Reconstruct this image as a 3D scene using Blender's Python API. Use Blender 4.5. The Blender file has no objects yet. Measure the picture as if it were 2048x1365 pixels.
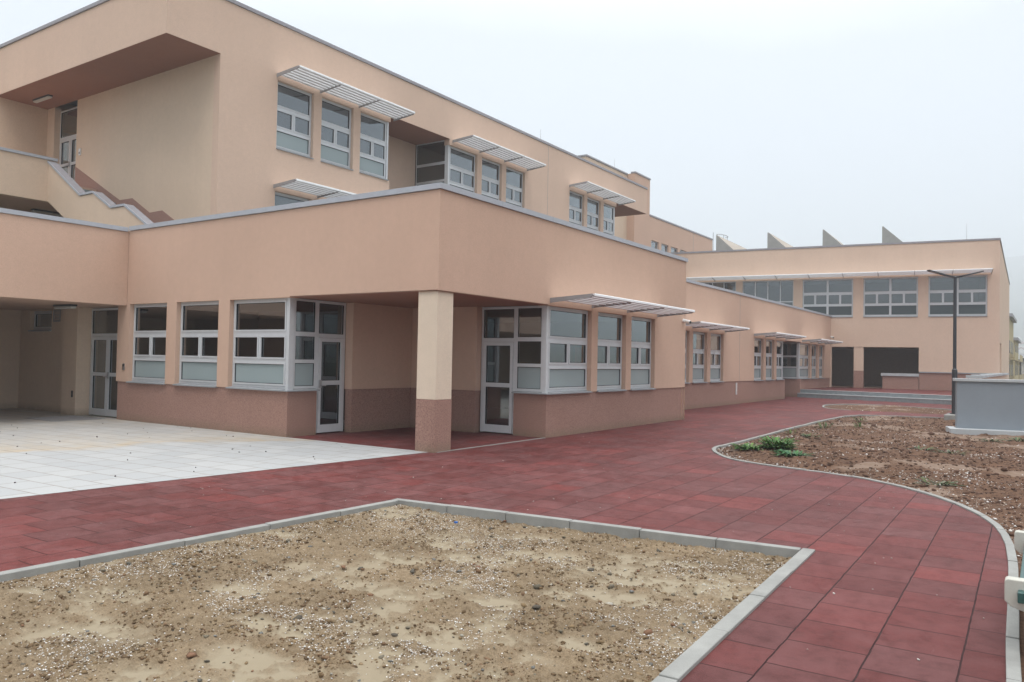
import bpy, bmesh, math, random
import numpy as np
from mathutils import Vector, Matrix
from mathutils.geometry import tessellate_polygon

random.seed(7)
rng = np.random.default_rng(11)
C = bpy.context.scene.collection
R = math.radians

# ------------------------------------------------------------------ materials
def new_mat(name):
    m = bpy.data.materials.new(name)
    m.use_nodes = True
    nt = m.node_tree
    for n in list(nt.nodes):
        nt.nodes.remove(n)
    out = nt.nodes.new('ShaderNodeOutputMaterial')
    return m, nt, out

def N(nt, kind, **kw):
    n = nt.nodes.new(kind)
    for k, v in kw.items():
        if k in n.inputs:
            n.inputs[k].default_value = v
        else:
            setattr(n, k, v)
    return n

def L(nt, a, ao, b, bi):
    nt.links.new(a.outputs[ao], b.inputs[bi])

def pos(nt):
    return nt.nodes.new('ShaderNodeNewGeometry')

def noise(nt, g, scale, detail=4, rough=.6, sock='Position'):
    n = N(nt, 'ShaderNodeTexNoise', Scale=scale, Detail=detail, Roughness=rough)
    L(nt, g, sock, n, 'Vector')
    return n

def ramp(nt, src, so, pts):
    r = nt.nodes.new('ShaderNodeValToRGB')
    e = r.color_ramp.elements
    while len(e) < len(pts):
        e.new(.5)
    for q, (p, c) in zip(e, pts):
        q.position = p
        q.color = (*c, 1) if len(c) == 3 else c
    L(nt, src, so, r, 'Fac')
    return r

def mix(nt, fac, a, b, mode='MIX'):
    """fac/a/b: float, colour tuple or (node, socket)"""
    m = nt.nodes.new('ShaderNodeMix')
    m.data_type = 'RGBA'
    m.blend_type = mode
    for idx, v in ((0, fac), (6, a), (7, b)):
        if isinstance(v, tuple) and len(v) == 2 and not isinstance(v[0], (int, float)):
            nt.links.new(v[0].outputs[v[1]], m.inputs[idx])
        elif isinstance(v, (int, float)):
            m.inputs[idx].default_value = v
        else:
            m.inputs[idx].default_value = (*v, 1)
    return (m, 2)

def principled(nt, out, col, rough=.8, spec=.3, metal=0., bump=None, bstr=.3, bdist=.01):
    b = nt.nodes.new('ShaderNodeBsdfPrincipled')
    if isinstance(col, tuple) and len(col) == 2:
        nt.links.new(col[0].outputs[col[1]], b.inputs['Base Color'])
    else:
        b.inputs['Base Color'].default_value = (*col, 1)
    if isinstance(rough, tuple):
        nt.links.new(rough[0].outputs[rough[1]], b.inputs['Roughness'])
    else:
        b.inputs['Roughness'].default_value = rough
    b.inputs['Specular IOR Level'].default_value = spec
    b.inputs['Metallic'].default_value = metal
    if bump:
        bp = N(nt, 'ShaderNodeBump', Strength=bstr, Distance=bdist)
        nt.links.new(bump[0].outputs[bump[1]], bp.inputs['Height'])
        L(nt, bp, 'Normal', b, 'Normal')
    L(nt, b, 'BSDF', out, 'Surface')
    return b

def sc(c, k):
    return tuple(min(1, x * k) for x in c)

def plaster(name, col, grain=.13, gscale=75, bstr=.35):
    m, nt, out = new_mat(name)
    g = pos(nt)
    big = noise(nt, g, .55, 5, .55)
    fine = noise(nt, g, gscale, 2, .7)
    mid = noise(nt, g, 7, 4, .6)
    c1 = ramp(nt, big, 'Fac', [(.3, sc(col, .965)), (.7, sc(col, 1.03))])
    c2 = ramp(nt, fine, 'Fac', [(.3, (1 - grain,) * 3), (.5, (1, 1, 1)), (.7, (1 + .6 * grain,) * 3)])
    c3 = ramp(nt, mid, 'Fac', [(.3, (.955,) * 3), (.7, (1,) * 3)])
    x = mix(nt, 1., (c1, 'Color'), (c2, 'Color'), 'MULTIPLY')
    x = mix(nt, 1., x, (c3, 'Color'), 'MULTIPLY')
    # faint vertical rain streaks
    mp = N(nt, 'ShaderNodeMapping', Scale=(2.2, 2.2, .12))
    L(nt, g, 'Position', mp, 'Vector')
    st = N(nt, 'ShaderNodeTexNoise', Scale=1.0, Detail=5, Roughness=.7)
    L(nt, mp, 'Vector', st, 'Vector')
    c4 = ramp(nt, st, 'Fac', [(.35, (.982,) * 3), (.6, (1,) * 3)])
    x = mix(nt, 1., x, (c4, 'Color'), 'MULTIPLY')
    # splash dirt and damp just above the ground
    sep = nt.nodes.new('ShaderNodeSeparateXYZ'); L(nt, g, 'Position', sep, 'Vector')
    mr = N(nt, 'ShaderNodeMapRange'); mr.inputs['From Min'].default_value = .02; mr.inputs['From Max'].default_value = .22
    mr.inputs['To Min'].default_value = 1; mr.inputs['To Max'].default_value = 0
    L(nt, sep, 'Z', mr, 'Value')
    mm = N(nt, 'ShaderNodeMath', operation='MULTIPLY'); L(nt, mr, 'Result', mm, 0); L(nt, mid, 'Fac', mm, 1)
    x = mix(nt, (mm, 'Value'), x, (.20, .155, .105))
    principled(nt, out, x, .9, .15, 0, (fine, 'Fac'), bstr, .003)
    return m

def simple(name, col, rough=.5, spec=.4, metal=0., var=.06, scale=9., bstr=0.05):
    m, nt, out = new_mat(name)
    g = pos(nt)
    n = noise(nt, g, scale, 4, .6)
    r = ramp(nt, n, 'Fac', [(.3, sc(col, 1 - var)), (.7, sc(col, 1 + var))])
    principled(nt, out, (r, 'Color'), rough, spec, metal, (n, 'Fac'), bstr, .004)
    return m

M = {}
SALMON = (.600, .410, .310)
CREAM = (.670, .520, .392)
UPPER = (.655, .480, .372)
BROWN = (.355, .212, .170)
M['salmon'] = plaster('salmon_plaster', SALMON)
M['cream'] = plaster('cream_plaster', CREAM)
M['upper'] = plaster('upper_plaster', UPPER)
M['pillar'] = plaster('pale_pillar_plaster', (.73, .605, .475))
M['hallp'] = plaster('hall_plaster', (.675, .505, .392))
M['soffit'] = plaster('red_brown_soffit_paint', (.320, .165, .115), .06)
M['brown'] = plaster('brown_plinth_render', BROWN, .42, 52, .7)
M['coping'] = simple('grey_coping_metal', (.40, .42, .46), .45, .5, .0, .04)
M['copdark'] = simple('weathered_coping_metal', (.30, .29, .31), .55, .4, 0, .08)
M['sill'] = simple('grey_sill_metal', (.30, .315, .33), .45, .5, .0, .05)
M['frame'] = simple('silver_frame_paint', (.60, .615, .63), .38, .5, .15, .03)
M['gasket'] = simple('black_gasket', (.012, .012, .013), .6, .2)
M['frost'] = simple('frosted_glass', (.300, .360, .366), .22, .5, 0, .02, .6)
M['tint'] = simple('dark_tinted_glass', (.05, .07, .075), .12, .5, 0, .05, .6)
M['slat'] = simple('white_aluminium_slat', (.90, .91, .92), .4, .5, 0, .02)
M['bracket'] = simple('taupe_metal_bracket', (.30, .29, .29), .5, .4, 0, .05)
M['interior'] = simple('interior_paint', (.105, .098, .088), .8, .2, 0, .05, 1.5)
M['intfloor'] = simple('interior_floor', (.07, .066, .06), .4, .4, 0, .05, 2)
M['wood'] = simple('red_brown_inner_door', (.22, .07, .04), .5, .4, 0, .15, 3)
M['white'] = simple('white_plastic', (.75, .75, .74), .4, .5, 0, .02)
M['dark'] = simple('dark_plastic', (.03, .03, .032), .5, .4)
M['anthracite'] = simple('anthracite_pole_paint', (.035, .038, .044), .42, .5, 0, .06)
M['steel'] = simple('brushed_steel', (.45, .45, .46), .3, .5, .9, .04)
M['roof'] = simple('flat_roof_membrane', (.2, .2, .2), .9, .2)
M['lens'] = simple('pale_lamp_diffuser', (.55, .55, .52), .4, .4)

def glass_mat():
    m, nt, out = new_mat('clear_window_glass')
    tr = N(nt, 'ShaderNodeBsdfTransparent'); tr.inputs['Color'].default_value = (.52, .55, .55, 1)
    gl = N(nt, 'ShaderNodeBsdfGlossy'); gl.inputs['Roughness'].default_value = .012
    gl.inputs['Color'].default_value = (.86, .93, .97, 1)
    fr = N(nt, 'ShaderNodeFresnel', IOR=1.75)
    g = pos(nt)
    n = noise(nt, g, 1.3, 2, .5)
    bp = N(nt, 'ShaderNodeBump', Strength=.05, Distance=.02); L(nt, n, 'Fac', bp, 'Height')
    L(nt, bp, 'Normal', gl, 'Normal')
    mx = N(nt, 'ShaderNodeMixShader')
    ad = N(nt, 'ShaderNodeMath', operation='MULTIPLY_ADD'); ad.inputs[1].default_value = 2.5; ad.inputs[2].default_value = .0
    ad.use_clamp = True
    L(nt, fr, 'Fac', ad, 0); L(nt, ad, 'Value', mx, 'Fac')
    L(nt, tr, 'BSDF', mx, 1); L(nt, gl, 'BSDF', mx, 2)
    L(nt, mx, 'Shader', out, 'Surface')
    return m
M['glass'] = glass_mat()

def concrete(name, col, rough=.85, var=.14, scale=3.5):
    m, nt, out = new_mat(name)
    g = pos(nt)
    a = noise(nt, g, scale, 6, .65); b = noise(nt, g, 190, 2, .6)
    w = N(nt, 'ShaderNodeTexVoronoi', Scale=26.); L(nt, g, 'Position', w, 'Vector')
    c1 = ramp(nt, a, 'Fac', [(.28, sc(col, 1 - var)), (.72, sc(col, 1 + var))])
    c2 = ramp(nt, b, 'Fac', [(.3, (.88,) * 3), (.65, (1,) * 3)])
    c3 = ramp(nt, w, 'Distance', [(.03, (.55,) * 3), (.07, (1,) * 3)])
    x = mix(nt, 1., (c1, 'Color'), (c2, 'Color'), 'MULTIPLY')
    x = mix(nt, .55, x, (c3, 'Color'), 'MULTIPLY')
    principled(nt, out, x, rough, .25, 0, (b, 'Fac'), .3, .003)
    return m
M['kerb'] = concrete('kerb_concrete', (.300, .300, .282), .85, .16)
M['gwall'] = concrete('grey_painted_wall', (.255, .285, .315), .75, .07, 1.2)
M['gcop'] = concrete('pale_coping_concrete', (.46, .48, .49), .8, .08)
M['scoop'] = concrete('scoop_concrete', (.36, .36, .34), .85, .1)
M['scoopside'] = concrete('scoop_side_concrete', (.44, .39, .33), .85, .08)
M['bench'] = concrete('cream_bench_concrete', (.53, .52, .46), .75, .08)
M['step'] = concrete('wet_step_concrete', (.24, .27, .28), .6, .2, 5)

def rubber():
    m, nt, out = new_mat('red_rubber_tile')
    g = pos(nt)
    mp = N(nt, 'ShaderNodeMapping'); L(nt, g, 'Position', mp, 'Vector')
    mp.inputs['Rotation'].default_value = (0, 0, R(-1.0))
    mp.inputs['Location'].default_value = (.03, -.335, 0)
    wob = noise(nt, g, 9, 2, .5)
    wv = N(nt, 'ShaderNodeVectorMath', operation='SCALE'); wv.inputs['Scale'].default_value = .012
    L(nt, wob, 'Color', wv, 0)
    av = N(nt, 'ShaderNodeVectorMath', operation='ADD'); L(nt, mp, 'Vector', av, 0); L(nt, wv, 'Vector', av, 1)
    br = nt.nodes.new('ShaderNodeTexBrick')
    br.offset = .5; br.squash = 1
    br.inputs['Scale'].default_value = 1
    br.inputs['Brick Width'].default_value = .48
    br.inputs['Row Height'].default_value = .48
    br.inputs['Mortar Size'].default_value = .0058
    br.inputs['Mortar Smooth'].default_value = .25
    br.inputs['Bias'].default_value = 0
    br.inputs['Color1'].default_value = (0, 0, 0, 1); br.inputs['Color2'].default_value = (1, 1, 1, 1)
    br.inputs['Mortar'].default_value = (.5, .5, .5, 1)
    L(nt, av, 'Vector', br, 'Vector')
    gran = noise(nt, g, 130, 4, .8)
    big = noise(nt, g, .45, 4, .6)
    med = noise(nt, g, 3.2, 5, .65)
    base = ramp(nt, br, 'Color', [(0, (.112, .029, .027)), (.3, (.152, .036, .033)), (.5, (.122, .036, .034)), (.72, (.142, .050, .048)), (1, (.182, .038, .034))])
    c2 = ramp(nt, gran, 'Fac', [(.28, (.62,) * 3), (.5, (.95,) * 3), (.72, (1.25,) * 3)])
    x = mix(nt, 1., (base, 'Color'), (c2, 'Color'), 'MULTIPLY')
    blot = noise(nt, g, 6.5, 6, .72)
    c5 = ramp(nt, blot, 'Fac', [(.34, (.70, .62, .60)), (.52, (1., 1., 1.)), (.72, (1.12, 1.2, 1.2))])
    x = mix(nt, 1., x, (c5, 'Color'), 'MULTIPLY')
    dust = ramp(nt, med, 'Fac', [(.42, (0,) * 3), (.78, (.5,) * 3)])
    x = mix(nt, (dust, 'Color'), x, (.215, .110, .108))
    broad_var = ramp(nt, big, 'Fac', [(.35, (.86,) * 3), (.65, (1.08,) * 3)])  # broad random variation in tone
    x = mix(nt, 1., x, (broad_var, 'Color'), 'MULTIPLY')
    # thin chalky scuffs stretched along the rows
    mp2 = N(nt, 'ShaderNodeMapping', Scale=(1.2, 9, 1)); L(nt, g, 'Position', mp2, 'Vector')
    sc_ = N(nt, 'ShaderNodeTexNoise', Scale=1.4, Detail=6, Roughness=.7); L(nt, mp2, 'Vector', sc_, 'Vector')
    sr = ramp(nt, sc_, 'Fac', [(.66, (0,) * 3), (.8, (.38,) * 3)])
    x = mix(nt, (sr, 'Color'), x, (.30, .23, .225))
    x = mix(nt, (br, 'Fac'), x, (.030, .009, .009))
    bm = N(nt, 'ShaderNodeMath', operation='MULTIPLY_ADD'); L(nt, br, 'Fac', bm, 0); bm.inputs[1].default_value = -3.; L(nt, gran, 'Fac', bm, 2)
    bp_src = (bm, 'Value')
    rr = ramp(nt, med, 'Fac', [(.3, (.50,) * 3), (.7, (.80,) * 3)])
    principled(nt, out, x, (rr, 'Color'), .17, 0, bp_src, .6, .007)
    return m
M['rubber'] = rubber()

def slabs():
    m, nt, out = new_mat('white_concrete_slab')
    g = pos(nt)
    mp = N(nt, 'ShaderNodeMapping'); L(nt, g, 'Position', mp, 'Vector')
    mp.inputs['Rotation'].default_value = (0, 0, R(88.5))
    wob = noise(nt, g, 5, 2, .5)
    wv = N(nt, 'ShaderNodeVectorMath', operation='SCALE'); wv.inputs['Scale'].default_value = .018
    L(nt, wob, 'Color', wv, 0)
    av = N(nt, 'ShaderNodeVectorMath', operation='ADD'); L(nt, mp, 'Vector', av, 0); L(nt, wv, 'Vector', av, 1)
    br = nt.nodes.new('ShaderNodeTexBrick')
    br.offset = .5
    br.inputs['Scale'].default_value = 1
    br.inputs['Brick Width'].default_value = .62
    br.inputs['Row Height'].default_value = .46
    br.inputs['Mortar Size'].default_value = .010
    br.inputs['Mortar Smooth'].default_value = .15
    br.inputs['Color1'].default_value = (.40, .410, .412, 1); br.inputs['Color2'].default_value = (.455, .462, .456, 1)
    br.inputs['Mortar'].default_value = (.44, .44, .43, 1)
    L(nt, av, 'Vector', br, 'Vector')
    fine = noise(nt, g, 200, 2, .7); big = noise(nt, g, .5, 5, .6); med = noise(nt, g, 2.2, 5, .7)
    c2 = ramp(nt, fine, 'Fac', [(.3, (.86,) * 3), (.6, (1.,) * 3)])
    x = mix(nt, 1., (br, 'Color'), (c2, 'Color'), 'MULTIPLY')
    # sandy stains: a band across the middle and a dusty far half
    sep = nt.nodes.new('ShaderNodeSeparateXYZ'); L(nt, g, 'Position', sep, 'Vector')
    ln = N(nt, 'ShaderNodeMath', operation='MULTIPLY_ADD'); L(nt, sep, 'X', ln, 0); ln.inputs[1].default_value = .46; L(nt, sep, 'Y', ln, 2)
    l2 = N(nt, 'ShaderNodeMath', operation='MULTIPLY_ADD'); L(nt, big, 'Fac', l2, 0); l2.inputs[1].default_value = 5.0; L(nt, ln, 'Value', l2, 2)
    band = N(nt, 'ShaderNodeMapRange'); band.inputs['From Min'].default_value = 20.2; band.inputs['From Max'].default_value = 32
    L(nt, l2, 'Value', band, 'Value')
    bs = ramp(nt, band, 'Result', [(0, (0,) * 3), (.05, (.72,) * 3), (.14, (.38,) * 3), (.34, (.15,) * 3), (.8, (.5,) * 3)])
    mr = ramp(nt, med, 'Fac', [(.36, (.25,) * 3), (.66, (1,) * 3)])
    f = mix(nt, 1., (bs, 'Color'), (mr, 'Color'), 'MULTIPLY')
    x = mix(nt, f, x, (.46, .335, .175))
    x = mix(nt, (br, 'Fac'), x, (.255, .225, .195))
    bm = N(nt, 'ShaderNodeMath', operation='MULTIPLY_ADD'); L(nt, br, 'Fac', bm, 0); bm.inputs[1].default_value = -2.; L(nt, fine, 'Fac', bm, 2)
    principled(nt, out, x, .85, .25, 0, (bm, 'Value'), .3, .004)
    return m
M['slabs'] = slabs()

def soil(name, dry, wet, mud):
    m, nt, out = new_mat(name)
    g = pos(nt)
    at = N(nt, 'ShaderNodeAttribute', attribute_name='mud')
    a = noise(nt, g, 14, 7, .75); b = noise(nt, g, 95, 4, .75); c = noise(nt, g, 1.1, 4, .6)
    c1 = ramp(nt, a, 'Fac', [(.36, wet), (.56, dry)])
    c2 = ramp(nt, b, 'Fac', [(.30, (.55,) * 3), (.62, (1.05,) * 3)])
    x = mix(nt, 1., (c1, 'Color'), (c2, 'Color'), 'MULTIPLY')
    c3 = ramp(nt, c, 'Fac', [(.35, (.82, .80, .78)), (.65, (1.08, 1.06, 1.04))])
    x = mix(nt, 1., x, (c3, 'Color'), 'MULTIPLY')
    x = mix(nt, (at, 'Fac'), x, mud)
    bh = N(nt, 'ShaderNodeMath', operation='SUBTRACT'); L(nt, b, 'Fac', bh, 0); bh.inputs[1].default_value = 0
    inv = N(nt, 'ShaderNodeMath', operation='MULTIPLY_ADD'); L(nt, at, 'Fac', inv, 0); inv.inputs[1].default_value = -.85; inv.inputs[2].default_value = 1
    bx = N(nt, 'ShaderNodeMath', operation='MULTIPLY'); L(nt, bh, 'Value', bx, 0); L(nt, inv, 'Value', bx, 1)
    rr = ramp(nt, at, 'Fac', [(0, (.95,) * 3), (1, (.62,) * 3)])
    principled(nt, out, x, (rr, 'Color'), .25, 0, (bx, 'Value'), .7, .012)
    return m
M['soil'] = soil('sandy_brown_soil', (.285, .218, .140), (.205, .149, .090), (.278, .230, .155))
M['redsoil'] = soil('red_brown_soil', (.172, .097, .060), (.088, .048, .030), (.200, .135, .093))

def attr_mat(name, rough=.85, scale=60):
    m, nt, out = new_mat(name)
    at = N(nt, 'ShaderNodeAttribute', attribute_name='tone')
    g = pos(nt)
    n = noise(nt, g, scale, 3, .7)
    c2 = ramp(nt, n, 'Fac', [(.3, (.72,) * 3), (.65, (1.05,) * 3)])
    x = mix(nt, 1., (at, 'Color'), (c2, 'Color'), 'MULTIPLY')
    principled(nt, out, x, rough, .25, 0, (n, 'Fac'), .4, .004)
    return m
M['stone'] = attr_mat('mixed_stone')
M['leaf'] = attr_mat('weed_leaf', .6, 30)

# ------------------------------------------------------------------ mesh helpers
class F:
    """a facade frame: origin, horizontal unit direction u, inward unit normal n"""
    def __init__(s, o, u, n):
        s.o, s.u, s.n = Vector((*o, 0)), Vector((*u, 0)).normalized(), Vector((*n, 0)).normalized()
    def P(s, u, d, z):
        return s.o + s.u * u + s.n * d + Vector((0, 0, z))

class MB:
    def __init__(s):
        s.v, s.f, s.mi = [], [], []
    def quad(s, pts, mi=0):
        k = len(s.v); s.v += [Vector(p) for p in pts]; s.f.append(tuple(range(k, k + len(pts)))); s.mi.append(mi)
    def hexa(s, p, mi=0):
        k = len(s.v); s.v += [Vector(q) for q in p]
        for q in ((0, 3, 2, 1), (4, 5, 6, 7), (0, 1, 5, 4), (1, 2, 6, 5), (2, 3, 7, 6), (3, 0, 4, 7)):
            s.f.append(tuple(k + i for i in q)); s.mi.append(mi)
    def box(s, x0, x1, y0, y1, z0, z1, mi=0):
        s.hexa([(x0, y0, z0), (x1, y0, z0), (x1, y1, z0), (x0, y1, z0), (x0, y0, z1), (x1, y0, z1), (x1, y1, z1), (x0, y1, z1)], mi)
    def fbox(s, fr, u0, u1, d0, d1, z0, z1, mi=0):
        P = fr.P
        s.hexa([P(u0, d0, z0), P(u1, d0, z0), P(u1, d1, z0), P(u0, d1, z0), P(u0, d0, z1), P(u1, d0, z1), P(u1, d1, z1), P(u0, d1, z1)], mi)
    def prism(s, poly, vec, mi=0):
        """poly: list of 3D points, extruded by vec"""
        k = len(s.v); n = len(poly); vec = Vector(vec)
        s.v += [Vector(p) for p in poly] + [Vector(p) + vec for p in poly]
        s.f.append(tuple(range(k + n - 1, k - 1, -1))); s.f.append(tuple(range(k + n, k + 2 * n))); s.mi += [mi, mi]
        for i in range(n):
            j = (i + 1) % n
            s.f.append((k + i, k + j, k + n + j, k + n + i)); s.mi.append(mi)
    def cyl(s, a, b, r0, r1=None, n=14, mi=0):
        a, b = Vector(a), Vector(b); r1 = r0 if r1 is None else r1
        ax = (b - a).normalized(); t = ax.orthogonal().normalized(); w = ax.cross(t)
        k = len(s.v)
        for c, r in ((a, r0), (b, r1)):
            s.v += [c + (t * math.cos(2 * math.pi * i / n) + w * math.sin(2 * math.pi * i / n)) * r for i in range(n)]
        for i in range(n):
            j = (i + 1) % n
            s.f.append((k + i, k + j, k + n + j, k + n + i)); s.mi.append(mi)
        s.f.append(tuple(range(k + n - 1, k - 1, -1))); s.f.append(tuple(range(k + n, k + 2 * n))); s.mi += [mi, mi]
    def panel(s, fr, u0, u1, z0, z1, T, ops, mi=0, caps=True):
        """wall sheet with openings: outer face, inner face, reveals"""
        us = sorted({u0, u1} | {min(max(x, u0), u1) for o in ops for x in o[:2]})
        zs = sorted({z0, z1} | {min(max(x, z0), z1) for o in ops for x in o[2:4]})
        nu, nz = len(us) - 1, len(zs) - 1
        def solid(i, j):
            if not (0 <= i < nu and 0 <= j < nz): return False
            a, b = (us[i] + us[i + 1]) / 2, (zs[j] + zs[j + 1]) / 2
            return not any(o[0] < a < o[1] and o[2] < b < o[3] for o in ops)
        P = fr.P
        for i in range(nu):
            for j in range(nz):
                if not solid(i, j): continue
                a, b, c, d = us[i], us[i + 1], zs[j], zs[j + 1]
                s.quad([P(a, 0, c), P(b, 0, c), P(b, 0, d), P(a, 0, d)], mi)
                s.quad([P(b, T, c), P(a, T, c), P(a, T, d), P(b, T, d)], mi)
                if (i > 0) and not solid(i - 1, j): s.quad([P(a, 0, c), P(a, 0, d), P(a, T, d), P(a, T, c)], mi)
                if (i < nu - 1) and not solid(i + 1, j): s.quad([P(b, 0, d), P(b, 0, c), P(b, T, c), P(b, T, d)], mi)
                if (j > 0 or caps) and not solid(i, j - 1): s.quad([P(a, 0, c), P(a, T, c), P(b, T, c), P(b, 0, c)], mi)
                if (j < nz - 1 or caps) and not solid(i, j + 1): s.quad([P(a, 0, d), P(b, 0, d), P(b, T, d), P(a, T, d)], mi)
    def build(s, name, mats, parent=None, label=None, bevel=0, smooth=False, weld=False):
        off = Vector((0, 0, 0))
        p = parent
        while p is not None:
            off += Vector(p.location); p = p.parent
        me = bpy.data.meshes.new(name)
        me.from_pydata([tuple(v - off) for v in s.v], [], s.f)
        for m in (mats if isinstance(mats, (list, tuple)) else [mats]):
            me.materials.append(m)
        me.polygons.foreach_set('material_index', s.mi)
        if weld:
            bm = bmesh.new(); bm.from_mesh(me)
            bmesh.ops.remove_doubles(bm, verts=bm.verts, dist=.0004)
            bmesh.ops.recalc_face_normals(bm, faces=bm.faces)
            bm.to_mesh(me); bm.free()
        if smooth:
            me.polygons.foreach_set('use_smooth', [True] * len(me.polygons))
        me.update()
        o = bpy.data.objects.new(name, me); C.objects.link(o)
        if parent is not None: o.parent = parent
        if label: o['label'] = label
        if bevel:
            b = o.modifiers.new('bevel', 'BEVEL'); b.width = bevel; b.segments = 2; b.limit_method = 'ANGLE'
        return o

def thing(name, label, cat, loc=(0, 0, 0), group=None):
    o = bpy.data.objects.new(name, None); C.objects.link(o)
    o.location = loc; o.empty_display_size = .2
    o['label'] = label; o['category'] = cat
    if group: o['group'] = group
    return o

def tag(o, label, cat, group=None):
    o['label'] = label; o['category'] = cat
    if group: o['group'] = group
    return o

def kind(o, k):
    o['kind'] = k
    return o

# ------------------------------------------------------------------ windows, doors, sunshades
MATS_W = None
def ring(mb, fr, u0, u1, z0, z1, w, d0, d1, mi):
    mb.fbox(fr, u0, u0 + w, d0, d1, z0, z1, mi); mb.fbox(fr, u1 - w, u1, d0, d1, z0, z1, mi)
    mb.fbox(fr, u0 + w, u1 - w, d0, d1, z0, z0 + w, mi); mb.fbox(fr, u0 + w, u1 - w, d0, d1, z1 - w, z1, mi)

def glazed(fm, gm, fr, u0, u1, z0, z1, d, bead=.035):
    """one pane with its proud bead and black gasket"""
    if bead:
        ring(fm, fr, u0, u1, z0, z1, bead, d - .018, d + .03, 0)
        u0, u1, z0, z1 = u0 + bead, u1 - bead, z0 + bead, z1 - bead
    ring(fm, fr, u0, u1, z0, z1, .011, d + .004, d + .03, 1)
    P = fr.P; q = d + .02
    pts = [P(u0 + .009, q, z0 + .009), P(u1 - .009, q, z0 + .009), P(u1 - .009, q, z1 - .009), P(u0 + .009, q, z1 - .009)]
    if fr.u.cross(Vector((0, 0, 1))).dot(fr.n) > 0: pts.reverse()      # glass faces outwards
    gm.quad(pts)

def window(parent, fr, u0, u1, z0, z1, rec=.12, cols=1, split=True, frost='frost', sill=True, rows=None, bead=.035, sill_proud=.05, frostrow=True):
    fm, gm, qm = MB(), MB(), MB()
    h = z1 - z0
    D0, D1 = rec, rec + .07
    e = .055
    rows = rows or [(.03, .285), (.325, .585), (.635, .975)]
    fm.fbox(fr, u0, u0 + e, D0, D1, z0, z1); fm.fbox(fr, u1 - e, u1, D0, D1, z0, z1)
    prev = z0
    zr = [(z0 + a * h, z0 + b * h) for a, b in rows]
    for a, b in zr:
        fm.fbox(fr, u0 + e, u1 - e, D0, D1, prev, a); prev = b
    fm.fbox(fr, u0 + e, u1 - e, D0, D1, prev, z1)
    cw = (u1 - u0 - 2 * e - (cols - 1) * .07) / cols
    for c in range(cols):
        a = u0 + e + c * (cw + .07); b = a + cw
        for r, (za, zb) in enumerate(zr):
            if c < cols - 1: fm.fbox(fr, b, b + .07, D0 + .002, D1, za, zb)
            if r == 1 and split:
                m = (a + b) / 2
                fm.fbox(fr, m - .03, m + .03, D0 + .002, D1, za, zb)
                glazed(fm, gm, fr, a, m - .03, za, zb, D0, bead); glazed(fm, gm, fr, m + .03, b, za, zb, D0, bead)
            else:
                glazed(fm, qm if (r == 0 and frostrow) else gm, fr, a, b, za, zb, D0, bead)
    w = fm.build('window', [M['frame'], M['gasket']], parent)
    gm.build('glazing', M['glass'], w)
    if qm.f: qm.build('frosted_pane', M[frost], w)
    if sill:
        sm = MB()
        sm.hexa([fr.P(u0, -sill_proud, z0 - .05), fr.P(u1, -sill_proud, z0 - .05), fr.P(u1, D0 + .02, z0 - .05), fr.P(u0, D0 + .02, z0 - .05),
                 fr.P(u0, -sill_proud, z0 - .022), fr.P(u1, -sill_proud, z0 - .022), fr.P(u1, D0 + .02, z0 - .002), fr.P(u0, D0 + .02, z0 - .002)])
        sm.build('sill', M['sill'], w)
    return w

def door(parent, fr, u0, u1, z0, ztop, zhead, rec=.1, leaves=1, handle_u=None):
    fm, gm, hm = MB(), MB(), MB()
    D0, D1 = rec, rec + .07; e = .06
    fm.fbox(fr, u0, u0 + e, D0, D1, z0, zhead); fm.fbox(fr, u1 - e, u1, D0, D1, z0, zhead)
    fm.fbox(fr, u0 + e, u1 - e, D0, D1, ztop, ztop + .09); fm.fbox(fr, u0 + e, u1 - e, D0, D1, zhead - .06, zhead)
    glazed(fm, gm, fr, u0 + e, u1 - e, ztop + .09, zhead - .06, D0, .0)
    lw = (u1 - u0 - 2 * e) / leaves
    for k in range(leaves):
        a = u0 + e + k * lw + .006; b = a + lw - .012; g = D0 + .004
        zm = z0 + 1.08
        fm.fbox(fr, a, a + .08, g - .02, D1, z0 + .012, ztop - .006); fm.fbox(fr, b - .08, b, g - .02, D1, z0 + .012, ztop - .006)
        fm.fbox(fr, a + .08, b - .08, g - .02, D1, z0 + .012, z0 + .19); fm.fbox(fr, a + .08, b - .08, g - .02, D1, zm, zm + .10)
        fm.fbox(fr, a + .08, b - .08, g - .02, D1, ztop - .09, ztop - .006)
        glazed(fm, gm, fr, a + .08, b - .08, z0 + .19, zm, g, 0); glazed(fm, gm, fr, a + .08, b - .08, zm + .10, ztop - .09, g, 0)
    d = fm.build('door', [M['frame'], M['gasket']], parent)
    gm.build('glazing', M['glass'], d)
    if handle_u is not None:
        hm.fbox(fr, handle_u - .035, handle_u + .035, D0 - .045, D0 - .016, z0 + 1.02, z0 + 1.20)
        hm.fbox(fr, handle_u - .013, handle_u + .013, D0 - .085, D0 - .045, z0 + 1.06, z0 + 1.085)
        hm.fbox(fr, handle_u - .013, handle_u + .12, D0 - .10, D0 - .085, z0 + 1.06, z0 + 1.085)
        hm.build('handle', M['steel'], d, bevel=.004)
    return d

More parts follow.
